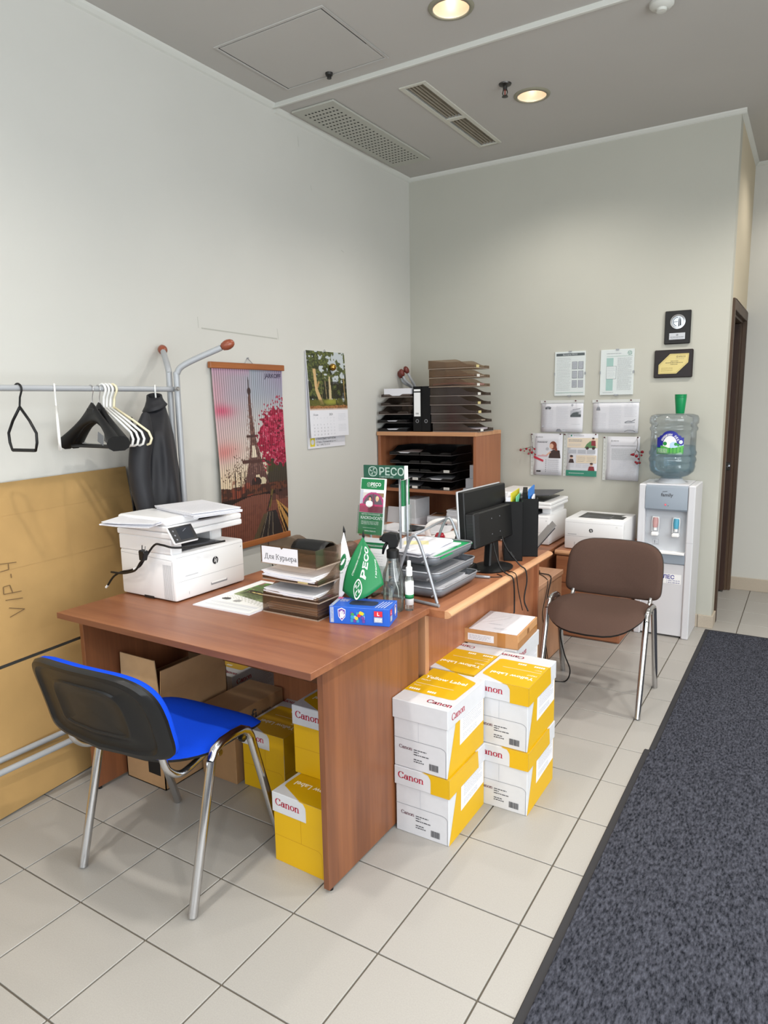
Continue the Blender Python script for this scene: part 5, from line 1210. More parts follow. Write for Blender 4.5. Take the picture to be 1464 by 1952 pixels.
t = thing('sanitizer_bottle', 'small clear pump bottle with white cap and green striped label', 'bottle', (1.537, .664, .769))
MB().lathe([(0, .001), (.0145, 0), (.0155, .004), (.0155, .118), (.011, .130), (.008, .134)], 20).build('bottle', m_pet, t, smooth=True, auto=.9)
MB().lathe([(.0160, .022), (.0160, .108)], 24).build('label', m_lbl, t, smooth=True); MB().lathe([(.0162, .045), (.0162, .060)], 24).build('label_band', m_gr, t, smooth=True)
MB().lathe([(.0115, .128), (.0115, .158), (.007, .162), (.0065, .182), (0, .184)], 16).build('cap', m_lbl, t, smooth=True, auto=.5)
# ------------------------------------------------------------------ wire trays, monitor, files on the workstation desk
m_mesh = clear('wire_mesh', 'c9ccd2', .3, .12, .55, '8f949c'); m_green2 = mat('folder_green', '14a05c', .45); m_dgreen = mat('folder_dark_green', '0d5a4c', .45)
fr = thing('tray_frame', 'silver wire frame holding three mesh trays on the workstation desk', 'tray frame', (0, 0, 0))
for y, s, dx in ((.803, 1, 0), (1.222, -1, -.065)):
    arch = bez([(1.578+dx, y, .762), (1.540+dx, y, .885), (1.505+dx, y, .985), (1.482+dx, y, 1.012), (1.458+dx, y, .985), (1.42+dx, y, .885), (1.375+dx, y, .762)], 6)
    MB().tube(arch, .0062, 8).build('arch', m_satin, fr, smooth=True, auto=.9)
    MB().tube([(1.32, y+s*.022, .7632), (1.60, y-s*.028, .7632)], .0062, 8).build('foot', m_satin, fr, smooth=True, auto=.9)
MB().tube([(1.462, .803, 1.004), (1.40, 1.222, 1.004)], .005, 8).build('top_bar', m_satin, fr, smooth=True)
for z in (.790, .852, .917): MB().tube([(1.555-(z-.79)*.32, .803, z-.004), (1.555-(z-.79)*.32, .838, z-.004)], .0035, 6).tube([(1.50-(z-.79)*.32, 1.222, z-.004), (1.50-(z-.79)*.32, 1.195, z-.004)], .0035, 6).build('bracket', m_satin, fr)
def mesh_tray(lab, z, dx):
    t = thing('mesh_tray', lab, 'letter tray', (1.445+dx, 1.022, z), 0, 'three mesh desk trays'); a, b, h = .128, .178, .040
    o1, o0 = rrect(-a, -b, a, b, .035, 5), rrect(-a+.016, -b+.016, a-.016, b-.016, .03, 5)
    mb = MB().grid([[(x, y, h) for x, y in o1], [(x*.97, y*.975, h*.45) for x, y in o1], [(x, y, .002) for x, y in o0]][::-1], close=True); mb._add([(x, y, .002) for x, y in o0], [tuple(range(len(o0)))[::-1]])
    mb.build('mesh_basket', m_mesh, t, smooth=True, solid=.0016)
    MB().tube([(x, y, h) for x, y in o1]+[(o1[0][0], o1[0][1], h)], .0034, 6).build('rim', m_satin, t, smooth=True)
    return t
mesh_tray('silver mesh tray at the bottom of the wire frame', .757+.006, .0)
mesh_tray('silver mesh tray in the middle of the wire frame', .822, -.012)
mesh_tray('silver mesh tray on top of the wire frame, heaped with papers', .884, -.024)
m_yel = mat('paper_yellowish', 'e6dfae', .7)
def loose(lab, x, y, z, rz, w, d, h, m, tilt=0, name='paper_stack', cat='paper', bow=.0):
    o = MB(); rows = []
    for i in range(7):
        u = -w/2+w*i/6; rows.append((u, bow*(1-(2*i/6-1)**2)+tilt*(i/6)))
    o.prism([(u, q) for u, q in rows]+[(u, q+h) for u, q in rows[::-1]], 'y', -d/2, d/2)
    b = o.build(name, m); b.location = (x, y, z); b.rotation_euler = (0, 0, rz); return tag(b, lab, cat)
loose('green folder under the white papers in the top mesh tray', 1.432, 1.04, .913, .05, .228, .32, .006, m_green2, name='folder', cat='folder')
for q, (dx, dy, rz, mm) in enumerate(((-.010, .0, .03, m_paper2), (-.018, -.03, -.10, m_paper), (-.03, -.015, .16, m_paper), (-.022, -.05, .04, m_paper))):
    o = loose(['white papers directly on the green folder', 'white papers second from the folder in the top mesh tray', 'white papers third from the folder in the top mesh tray', 'crumpled white sheets heaped highest in the top mesh tray'][q], 1.425+dx, 1.0+dy, .920+q*.0062, rz, .205, .29, .0055, mm, bow=.0015*q)
o = loose('pale yellow sheet lying on the papers of the top mesh tray', 1.40, .965, .9475, .5, .10, .07, .0012, m_yel)
loose('dark green folder in the middle mesh tray', 1.430, 1.01, .828, .02, .215, .30, .008, m_dgreen, name='folder', cat='folder')
loose('grey papers in the middle mesh tray on the dark green folder', 1.445, 1.04, .837, -.12, .195, .27, .008, mat('paper_grey', 'b9bac0', .7))
for q in range(3): loose(['yellowish papers lowest in the bottom mesh tray', 'white papers midway in the bottom mesh tray', 'white papers uppermost in the bottom mesh tray'][q], 1.445-.004*q, 1.03-.012*q, .770+q*.0085, -.05+.08*q, .205, .30, .0075, [m_yel, m_paper2, m_paper][q])

mo = thing('monitor', 'black computer monitor seen from behind on the workstation desk', 'monitor', (1.530, 1.435, .757), -.06)
mb = MB(); TM = Matrix.Translation((-.035, .0, .235)) @ Matrix.Rotation(-.06, 4, 'Y')
mb.T = TM; mb.box(-.022, -.205, -.128, .008, .205, .132).build('back_cover', m_black, mo, bevel=.004)
mb = MB(); mb.T = TM; mb.box(-.030, -.208, -.132, -.020, .208, .136).build('bezel', mat('bezel_silver', 'b9bbbf', .35, .3), mo, bevel=.003)
mb = MB(); mb.T = TM; mb.box(-.0305, -.196, -.118, -.0298, .196, .122).build('screen', m_pd, mo)
mb = MB(); mb.T = TM; mb.prism([(-.205, -.115), (.175, -.115), (.175, .040), (-.205, .040)], 'x', .0075, .052).build('rear_housing', m_black, mo, bevel=.006)
k = Decal(); m_slot = mat('vent_slot', '0b0b0c', .7); m_slotl = mat('vent_rib', '3a3a3d', .5)
for q in range(22): k.line([(.002, .008+q*.0066), (.036, .008+q*.0066)], .0026, m_slotl, False)
k.build('vent_slots', mo, lambda u, v, h: tuple(TM @ Vector((.010+u, -.205-h, -.112+v))))
k = Decal()
for q in range(24): k.line([(.0, .008+q*.0061), (.040, .008+q*.0061)], .0028, m_slot, False)
for q in range(24): k.line([(.0, .0105+q*.0061), (.040, .0105+q*.0061)], .0008, m_slotl, False)
for x, y in ((.16, .11), (.24, .11), (.16, .04), (.24, .04)): k.circ(x, y, .003, m_grey, 8)
k.build('vent_grille', mo, lambda u, v, h: tuple(TM @ Vector((.052+h, -.20+u, -.112+v))))
MB().prism([(-.05, .008), (.05, .008), (.036, .14), (-.036, .14)], 'x', -.02, .016).build('neck', m_black, mo, bevel=.006)
MB().lathe([(0, 0), (.112, 0), (.114, .006), (.095, .012), (.04, .022), (0, .024)], 30).build('base', m_black, mo, smooth=True, auto=.5).scale = (.80, 1.02, 1)
# monitor leads hanging over the desk edge
def cable(lab, pts, r=.0034, n=5, grp=None):
    o = MB().tube(bez(pts, n), r, 7).build('cable', m_black, smooth=True); return tag(o, lab, 'cable', grp)
cable('black monitor lead nearer the mesh trays, hanging over the desk edge', [(1.555, 1.39, .885), (1.575, 1.37, .84), (1.612, 1.345, .782), (1.648, 1.33, .764), (1.672, 1.33, .752), (1.678, 1.335, .70), (1.674, 1.35, .60), (1.668, 1.36, .585)])
o = cable('black monitor lead with ferrite bead, hanging over the desk edge', [(1.560, 1.475, .90), (1.585, 1.47, .85), (1.618, 1.478, .805), (1.648, 1.485, .77), (1.672, 1.487, .752), (1.680, 1.485, .70), (1.676, 1.465, .62), (1.70, 1.452, .572)])
MB().tube([(1.6, 1.474, .83), (1.618, 1.478, .805)], .0066, 10).build('ferrite_bead', m_black, o, smooth=True, auto=.6)
cable('thin black lead hanging between the two monitor leads', [(1.62, 1.40, .760), (1.655, 1.38, .762), (1.673, 1.372, .750), (1.678, 1.385, .68), (1.682, 1.43, .58)], .0022)
cable('thin black wire lying on the desk by the monitor foot', [(1.50, 1.23, .7595), (1.54, 1.25, .7595), (1.60, 1.27, .7595), (1.635, 1.30, .760), (1.60, 1.33, .7595)], .0018)
t = thing('desk_phone', 'black desk telephone half hidden behind the mesh trays', 'telephone', (1.415, 1.31, .757), .2)
MB().prism([(-.08, 0), (.08, 0), (.08, .028), (-.08, .058)], 'y', -.055, .055).build('base', m_black, t, bevel=.006)
MB().tube(bez([(-.065, -.045, .075), (-.02, -.045, .082), (.03, -.045, .065), (.07, -.045, .055)], 4), [.018]*6+[.014]*7, 10).build('handset', m_black, t, smooth=True) if False else MB().box(-.075, -.052, .052, .075, -.022, .072).build('handset', m_black, t, bevel=.008, seg=2)
k = Decal(); k.circ(.05, .05, .006, m_lgrey, 12); k.build('button', t, plane_fn((-.0, -.03, .046), (1, 0, -.18), (0, 1, 0)))
t = MB().lathe([(0, 0), (.03, 0), (.044, .006), (.045, .008), (.03, .005), (0, .004)], 24).build('saucer', mat('saucer_white', 'd5d3cd', .3), smooth=True, auto=.6); t.location = (1.487, 1.355, .7575); tag(t, 'white saucer lying beside the monitor foot', 'saucer')

m_mf = mat('file_black', '0e0e0f', .6, spec=.25)
def magfile(lab, x, y, rz):
    t = thing('magazine_file', lab, 'magazine file', (x, y, .757), rz, 'black magazine files'); a, d, h = .0435, .25, .284
    MB().box(-a, 0, 0, a, .004, h).box(-a, 0, 0, a, d, .004).prism([(0, 0), (d, 0), (d, .12), (.07, h), (0, h)], 'x', -a, -a+.003).prism([(0, 0), (d, 0), (d, .12), (.07, h), (0, h)], 'x', a-.003, a).build('file_body', m_mf, t)
    return t
RF = .42; cf_, sf_ = math.cos(RF), math.sin(RF)
def FP(u, v, z): return (1.567+u*cf_-v*sf_, 1.604+u*sf_+v*cf_, .757+z)
magfile('black magazine file next to the monitor, nearer of the two', *FP(0, 0, 0)[:2], RF)
magfile('black magazine file set back behind the first one', *FP(.079, .098, 0)[:2], RF)
def folder(lab, u, v, w, h, th, m, nm='folder', cat='folder', tw=0.):
    o = MB().box(-th/2, 0, 0, th/2, w, h).build(nm, m); o.location = FP(u, v, .005); o.rotation_euler = (0, 0, RF-tw); return tag(o, lab, cat)
m_yelf = mat('folder_yellow', 'd3c53a', .45); m_bluf = mat('folder_blue', '1570c4', .45); m_tgr = mat('folder_mint', '6cc39a', .45)
folder('yellow folder standing in the nearer black file', -.012, .02, .20, .316, .005, m_yelf, tw=.24)
folder('white papers standing in the nearer black file', -.024, .02, .20, .297, .020, m_paper, 'paper_stack', 'paper', tw=.10)
folder('mint green folder beside the yellow one', .012, .02, .15, .300, .004, m_tgr, tw=.18)
folder('blue folder standing tallest in the farther black file', .076, .11, .20, .322, .006, m_bluf, tw=.20)
folder('black binder between yellow and blue folders', .058, .118, .205, .308, .022, m_mf, 'binder', 'binder', tw=.08)
folder('white papers in front of the blue folder', .094, .112, .12, .285, .008, m_paper, 'paper_stack', 'paper', tw=.15)

# clutter under the bookcase shelf and on the side desk
t = thing('electric_iron', 'white iron with red water window and coiled black cord', 'iron', (1.11, 1.72, .757), .55)
MB().prism([(-.13, 0), (-.06, -.045), (.10, -.055), (.12, -.04), (.12, .04), (.10, .055), (-.06, .045)], 'z', 0, .012).build('sole_plate', m_satin, t, bevel=.002)
rows = []
for q in range(9):
    f = q/8; x = -.12+.235*f; w = .052*min(1, .12+f*1.6)**.7; hgt = .030+.055*f
    rows.append([(x, w*math.cos(PI*j/8), .012+hgt*math.sin(PI*j/8)**.8) for j in range(9)])
mb = MB().grid(rows); mb._add(rows[-1], [tuple(range(9))]); mb.build('shell', m_lbl, t, smooth=True, auto=.8)
MB().tube(bez([(-.05, 0, .055), (-.055, 0, .105), (-.01, 0, .135), (.06, 0, .138), (.105, 0, .12), (.112, 0, .075)], 5), .0155, 10).build('handle', m_lbl, t, smooth=True, auto=.9)
MB().lathe([(0, -.03), (.018, -.028), (.027, -.012), (.027, .012), (.018, .028), (0, .03)], 16).build('water_window', mat('red_plastic', 'a3142a', .2), t, smooth=True).location = (.005, -.040, .055)
MB().tube([(.0, -.052, .105)]+[(.125+.032*math.cos(a), -.03-.0015*q, .06+.036*math.sin(a)) for q, a in enumerate([i*PI/6 for i in range(24)])], .0042, 6).build('cord', m_black, t, smooth=True) if False else MB().tube([(.115+.034*math.cos(i*PI/7), -.062-.0012*i, .052+.036*math.sin(i*PI/7)) for i in range(29)], .0044, 6).build('cord', m_black, t, smooth=True)
MB().tube(bez([(.185, -.06, .02), (.175, -.065, .085), (.20, -.07, .115), (.225, -.072, .09), (.23, -.07, .02)], 6), .0044, 6).build('cord', m_black, t, smooth=True)
pile('untidy spread of printed papers on the side desk, lower layer', (.85, 2.09, .757), .35, .30, .22, 3, .005, .02, 31, cols=[m_paper, m_paper2])
pile('untidy printed papers on the side desk before the bookcase, left heap', (.68, 2.06, .757), -.2, .29, .21, 3, .005, .015, 32, cols=[m_paper2, m_paper])
def brochure_stack(lab, x, y, z, w, d, n, th, rz):
    t = thing('brochure_stack', lab, 'brochures', (x, y, z), rz, 'brochure stacks'); r = random.Random(n)
    for q in range(n):
        o = MB().box(-w/2+(r.random()-.5)*.006, -d/2+(r.random()-.5)*.006, q*th, w/2, d/2, q*th+th*.86).build('brochure', m_paper if q % 3 else m_paper2, t)
    k = Decal(); k.rect(.01, .01, w-.01, d-.01, mat('brochure_brown', '8c6547', .5)); k.rect(.02, d*.5, w*.6, d*.8, mat('brochure_dark', '4a3428', .5)); k.rect(0, 0, w, d*.15, m_paper2); k.build('cover', t, plane_fn((-w/2, -d/2, n*th), (1, 0, 0), (0, 1, 0)))
brochure_stack('tall stack of white brochures with a brown cover on the lower shelf', .635, 3.03, .535, .15, .22, 20, .0105, .0)
brochure_stack('shorter stack of brochures on the lower shelf, left of the tall one', .465, 3.00, .535, .13, .20, 15, .0105, .15)
t = thing('white_carton', 'tall white carton on the left of the lower shelf', 'box', (.262, 2.995, .535), -.06)
MB().box(-.062, -.10, 0, .062, .10, .272).build('carton', m_cwh, t, bevel=.002); MB().box(-.063, -.101, .0, .063, .101, .13).build('sleeve', m_paper, t, bevel=.001)
t = MB().box(-.11, -.008, 0, .11, .0, .20).build('leaning_folder', m_paper2); t.location = (.16, 2.925, .536); t.rotation_euler = (-.2, 0, 0); tag(t, 'white folder leaning against the white carton', 'folder')

# ------------------------------------------------------------------ bookcase load
ZT = 1.2965
for q, (m, lab, dx, dy) in enumerate(((m_blk, 'black letter tray at the bottom of the left stack on the bookcase', .0, .0), (m_blk, 'black letter tray second from the bottom of the left bookcase stack', -.002, .0), (m_sm2, 'smoky letter tray in the middle of the left bookcase stack', .010, -.004), (m_sm2, 'smoky letter tray second from the top of the left bookcase stack', .024, .006), (m_sm2, 'smoky letter tray topping the left bookcase stack, full of paper', .030, .004))):
    tray(lab, (.142+dx, 3.045+dy, ZT+q*.0612), .0, m, w=.245, d=.33, group='trays on the bookcase')
loose('white paper in the bottom tray of the left bookcase stack', .145, 3.04, ZT+.010, .03, .21, .30, .008, m_paper, bow=.003)
loose('white paper in the second tray of the left bookcase stack', .145, 3.035, ZT+.0712, -.02, .22, .30, .006, m_paper, bow=.002)
loose('thick white paper ream in the topmost tray of the left bookcase stack', .180, 3.035, ZT+.2545, .0, .215, .30, .052, m_paper)
def binder(lab, x, lbl):
    t = thing('ring_binder', lab, 'binder', (x, 2.905, ZT), 0, 'black ring binders'); w = .034
    MB().box(-w, 0, 0, w, .004, .318).box(-w, 0, 0, -w+.003, .285, .318).box(w-.003, 0, 0, w, .285, .318).build('cover', m_mf, t, bevel=.0015)
    MB().box(-w+.006, .01, .006, w-.006, .27, .305).build('pages', m_paper2, t)
    k = Decal()
    if lbl:
        k.rect(-.026, .108, .026, .275, m_lbl); k.rect(-.026, .284, .026, .298, m_lbl)
        for q in range(5): k.rect(-.012+q*.005, .122, -.0095+q*.005, .134, m_ink, False)
    k.circ(0, .075, .013, m_satin, 18); k.circ(0, .075, .0095, m_slot, 16); k.build('spine_print', t, plane_fn((0, 0, 0), (1, 0, 0), (0, 0, 1)))
binder('black ring binder with white spine label on the bookcase', .335, True)
binder('black ring binder without label, beside the labelled one', .405, False)
stack_lab = ['lowest', 'second', 'third', 'fourth', 'fifth', 'sixth', 'seventh', 'topmost']
for q in range(8):
    dx, dy = [(.020, -.004), (.006, -.0), (.0, .004), (-.002, -.002), (-.004, .002), (-.008, -.004), (-.012, .002), (-.016, .0)][q]
    tray('smoky letter tray, %s of the tall right stack on the bookcase' % stack_lab[q], (.614+dx, 3.035+dy, ZT+q*.0615), PI/2, m_sm1 if q > 4 else m_sm2, w=.262, d=.345, tab=[m_tab, None, m_taby, m_taby, m_tab, m_tab, m_tab, m_taby][q], tabx=-.07, group='trays on the bookcase')
loose('bundle of papers in the lowest tray of the tall right stack', .62, 3.03, ZT+.012, .02, .31, .21, .014, mat('paper_mauve', 'c6bcc4', .7), bow=.004)
loose('papers in the second tray of the tall right stack', .60, 3.03, ZT+.073, -.03, .31, .21, .008, m_papb, bow=.003)
loose('pinkish folder in the sixth tray of the tall right stack', .60, 3.03, ZT+5*.0615+.011, .0, .30, .21, .012, mat('folder_pink', 'b98d88', .6), bow=.008, name='folder', cat='folder')
loose('pale papers in the seventh tray of the tall right stack', .60, 3.03, ZT+6*.0615+.011, .02, .31, .22, .006, m_papb)
for c in range(2):
    for q in range(5):
        tray('black letter tray, %s from the bottom of the %s column inside the bookcase' % (['lowest', 'second', 'third', 'fourth', 'fifth'][q], ['left', 'right'][c]), (.215+c*.256+(.004 if q % 2 else 0), 3.085, .8825+q*.0612), .0, m_blk, w=.246, d=.335, tab=m_tab if (c, q) in ((0, 0), (0, 1), (1, 0), (1, 2)) else None, tabx=.088, group='black trays inside the bookcase', tabtext='ОСАГО' if (c, q) in ((1, 0), (1, 2), (0, 1)) else None)
for c, q in ((0, 4), (0, 1), (0, 0), (1, 1)):
    loose('white papers in the %s tray of the %s column inside the bookcase' % (['lowest', 'second', 'third', 'fourth', 'fifth'][q], ['left', 'right'][c]), .215+c*.256, 3.07, .8925+q*.0612, .0, .21, .29, .007, m_paper2, bow=.002)
for q, (x0, x1, z0, z1, y) in enumerate(((.662, .772, .8825, .898, 2.97), (.668, .772, .8985, .965, 3.0), (.690, .772, .9655, 1.06, 3.02))):
    o = MB().box(x0, y, z0, x1, y+.20, z1).build('envelope_stack', mat('envelope_grey', 'bfc4cc', .7), bevel=.001); tag(o, ['thin white envelopes flat at the foot of the envelope pile', 'grey white envelopes in the middle of the pile right of the black trays', 'grey white envelopes topping the pile right of the black trays'][q], 'envelopes')

# pedestal cables
o = cable('black cable with plug lying over the drawer pedestal', [(1.36, 2.43, .5), (1.40, 2.415, .502), (1.44, 2.40, .502), (1.49, 2.385, .5015), (1.518, 2.33, .49), (1.524, 2.26, .42), (1.528, 2.22, .32), (1.53, 2.22, .16), (1.56, 2.14, .02), (1.60, 2.05, .006)])
MB().box(1.385, 2.405, .4965, 1.42, 2.43, .514).build('plug', m_black, o, bevel=.004)
cable('thin black cable looping down the drawer pedestal', [(1.42, 2.40, .5), (1.47, 2.35, .499), (1.516, 2.28, .49), (1.520, 2.24, .42), (1.522, 2.18, .34), (1.525, 2.20, .25), (1.53, 2.24, .10), (1.54, 2.26, .006)], .0022)
cable('black cable hanging from the brown chair seat to the floor', [(1.70, 2.00, .42), (1.685, 1.99, .30), (1.70, 2.02, .18), (1.72, 2.06, .08), (1.69, 2.08, .006), (1.62, 2.05, .005)], .0036)
cable('black cable behind the paper cartons under the desk edge', [(1.60, 1.56, .40), (1.60, 1.57, .2), (1.62, 1.60, .05), (1.64, 1.66, .006)], .004)

# ------------------------------------------------------------------ papers and plaques on the back wall
YW = 3.41
def onwall(x0, z0, off=.0): return plane_fn((x0, YW-off, z0), (1, 0, 0), (0, 0, 1))
m_glass = clear('clip_glass', 'fcfdfd', .05, .05); m_teal = mat('pale_teal', 'a9cbc4', .6); m_bar_ = mat('print_bar', '4c5458', .6); m_tealg = mat('print_teal', '2f8a72', .5)
m_pp = mat('poster_paper', 'e9eceb', .6)
def clipframe(lab, x0, z0, w, h, kind):
    t = thing('clip_frame', lab, 'frame', (x0, YW, z0), 0, 'clip frames on the back wall')
    MB().box(0, -.008, 0, w, -.001, h).build('backing', m_pp, t, bevel=.001)
    k = Decal()
    if kind == 0:
        k.rect(.010, h-.030, w-.006, h-.012, m_bar_); k.text('Выплаты РЕСО', w/2, h-.026, .014, m_pp, align='c'); k.lines(.014, .035, w*.53, h-.04, 22, m_grey, .0014, seed=1); k.line([(.008, .020), (w-.008, .020)], .002, m_tealg)
        for r in range(3):
            for c in range(2):
                x, y = w*.58+c*.043, .055+r*.063; k.rect(x, y, x+.034, y+.050, m_grey); k.rect(x+.003, y+.003, x+.031, y+.047, m_lgrey); k.lines(x+.006, y+.008, x+.028, y+.042, 6, m_grey, .0016, seed=r*2+c)
    else:
        k.lines(.04, h-.032, w*.62, h-.022, 1, m_grey, .003, seed=7); k.line([(.04, h-.045), (w-.01, h-.045)], .0014, m_tealg); reso(k, w*.87, h-.026, .013, m_tealg)
        k.rect(.04, .028, .085, h-.055, m_teal); k.rect(.04, .105, .105, .190, m_grey); k.rect(.042, .107, .103, .188, m_pp); k.lines(.048, .115, .098, .182, 8, m_lgrey, .0018, seed=2)
        k.lines(.112, .03, w-.012, h-.055, 34, m_grey, .0011, seed=3); k.lines(.02, .012, .09, .02, 1, m_grey, .002, seed=4)
    k.build('printed_sheet', t, plane_fn((0, -.008, 0), (1, 0, 0), (0, 0, 1)))
    MB().box(-.001, -.0115, -.001, w+.001, -.0092, h+.001).build('glass', m_glass, t)
    for x, z in ((w/2, h), (w/2, 0)): MB().box(x-.010, -.013, z-.005, x+.010, -.001, z+.003).build('clip', m_satin, t)
    for x in (0, w): MB().box(x-.003, -.013, h*.47, x+.003, -.001, h*.53).build('clip', m_satin, t)
clipframe('glass clip frame with six small grey certificates on the back wall', 1.164, 1.532, .213, .301, 0)
clipframe('glass clip frame with pale teal stripe on the back wall', 1.480, 1.532, .218, .299, 1)
m_sleeve = clear('plastic_sleeve', 'fdfdfd', .15, .04); m_pin = mat('push_pin', '5a2630', .3)
def sleeve(lab, x0, z0, w, h, landscape, draw, holes='l'):
    t = thing('notice_sheet', lab, 'notice', (x0, YW, z0), 0, 'notices in plastic sleeves on the back wall')
    g = MB().grid([[(w*i/6, -.003-.006*math.sin(PI*i/6)*0-.010*max(0, (1-j/6))**2*(.4+.6*(i/6)), h*j/6) for i in range(7)] for j in range(7)]).build('sheet', m_paper, t, smooth=True, solid=.0012)
    fn = lambda u, v, hh: (u, -.0042-hh-.010*max(0, 1-v/h)**2*(.4+.6*(u/w)), v)
    k = Decal(); draw(k, w, h); k.build('print', t, fn, eps=.00008)
    m_hole = mat('punched_hole', '8d8f88', .8)
    if holes == 'l':
        MB().box(-.022, -.006, -.004, .004, -.0035, h+.002).build('sleeve_margin', mat('sleeve_strip', 'c9cbc8', .3), t); k = Decal()
        for q in range(11): k.circ(-.012, h*(.04+.092*q), .0026, m_hole, 8, up=False)
        k.build('punch_holes', t, plane_fn((0, -.0062, 0), (1, 0, 0), (0, 0, 1)))['kind'] = 'stuff'
        pins = ((-.012, h-.006), (w-.012, h-.004))
    else:
        MB().box(-.006, -.006, h-.002, w+.004, -.0035, h+.018).build('sleeve_margin', mat('sleeve_strip', 'c9cbc8', .3), t); pins = ((.03, h+.01), (w-.05, h+.012))
    MB().box(-.004, -.0205, -.003, w+.004, -.0195, h).build('sleeve_film', m_sleeve, t)
    for x, z in pins: MB().lathe([(0, -.010), (.004, -.010), (.003, -.004), (.005, 0), (0, .001)], 10).build('pin', m_pin, t, smooth=True).matrix_local = Matrix.Translation((x, -.022, z)) @ Matrix.Rotation(PI/2, 4, 'X')
def d_l(k, w, h):
    k.lines(.008, .03, .088, h-.05, 15, m_lgrey, .0013, seed=1); k.lines(.11, .03, .195, h-.02, 18, m_lgrey, .0013, seed=2); k.circ(.05, h-.035, .022, m_grey, 14, .010); k.circ(.035, h-.040, .006, m_bar_, 10); k.circ(.062, h-.040, .006, m_bar_, 10)
    k.rect(.21, h-.10, .285, h-.055, m_lgrey); k.poly([(.21, h-.10), (.285, h-.10), (.285, h-.075), (.255, h-.065), (.23, h-.07), (.21, h-.085)], m_bar_); k.line([(.225, h-.05), (.28, h-.042)], .004, m_grey); k.circ(.222, h-.018, .008, m_lgrey, 10); k.lines(.22, .05, .28, .06, 1, m_lgrey, .002, seed=4)
    k.circ(.015, .040, .007, m_lgrey, 10); k.poly([(.11, .004), (.15, .004), (.14, .022), (.12, .022)], m_grey); k.poly([(.155, .004), (.185, .004), (.18, .016), (.16, .018)], m_lgrey)
def d_m(k, w, h):
    k.lines(.012, .02, .09, h-.07, 13, m_lgrey, .0013, seed=5); k.lines(.11, .02, .19, h-.02, 20, m_lgrey, .0013, seed=6); k.lines(.21, .105, .29, h-.015, 9, m_lgrey, .0013, seed=7); k.poly([(.022, h-.055), (.05, h-.055), (.046, h-.035), (.036, h-.022), (.026, h-.035)], m_grey); k.circ(.036, h-.028, .006, m_lgrey, 10)
    k.line([(.215, .07), (.235, .078), (.26, .076), (.282, .088)], .005, m_grey); k.line([(.215, .066), (.28, .070)], .003, m_bar_); k.line([(.215, .008), (.24, .018), (.27, .016), (.285, .008)], .004, m_grey); k.lines(.21, .028, .285, .05, 3, m_lgrey, .002, seed=8)
sleeve('landscape three-column notice with car drawing, upper left of the wall notices', 1.072, 1.279, .299, .205, True, d_l, 't')
sleeve('landscape three-column notice, upper right of the wall notices', 1.438, 1.278, .303, .205, True, d_m, 't')
def d_a(k, w, h):
    reso(k, .020, h-.026, .006, m_brandk); k.text('РЕСО', .030, h-.031, .013, m_brandk); k.lines(.024, h-.068, .10, h-.055, 2, m_brandk, .003, seed=1)
    skin, hair, blz = mat('pr_skin', 'e2b49a', .6), mat('pr_hair', '7c3a26', .6), mat('pr_dark', '3d2b2a', .6)
    k.poly([(.110, h-.175), (.120, h-.13), (.145, h-.115), (.19, h-.12), (.198, h-.175)], blz); k.circ(.142, h-.085, .026, hair, 16, .030); k.circ(.13, h-.09, .015, skin, 14, .019); k.poly([(.14, h-.06), (.165, h-.085), (.175, h-.125), (.155, h-.12)], hair); k.line([(.125, h-.13), (.09, h-.16), (.06, h-.155)], .011, skin); k.poly([(.03, h-.165), (.10, h-.165), (.105, h-.155), (.03, h-.155)], mat('pr_pinkish', 'd7a9b0', .6))
    k.poly([(.0, h-.178), (.072, h-.205), (.074, h-.190), (.0, h-.160)], mat('pr_ribbon', 'c8334a', .5)); k.circ(.10, h-.11, .012, m_lgrey, 10)
    for q in range(7): k.circ(.092, h-.19-.014*q, .0035, m_grey, 8); k.lines(.105, h-.194-.014*q, .19, h-.187-.014*q, 1, m_lgrey, .003, seed=q)
    k.rect(.022, .022, .055, .032, m_brandk)
sleeve('portrait notice with a red haired woman, leftmost of the lower wall notices', 1.022, .970, .209, .298, False, d_a)
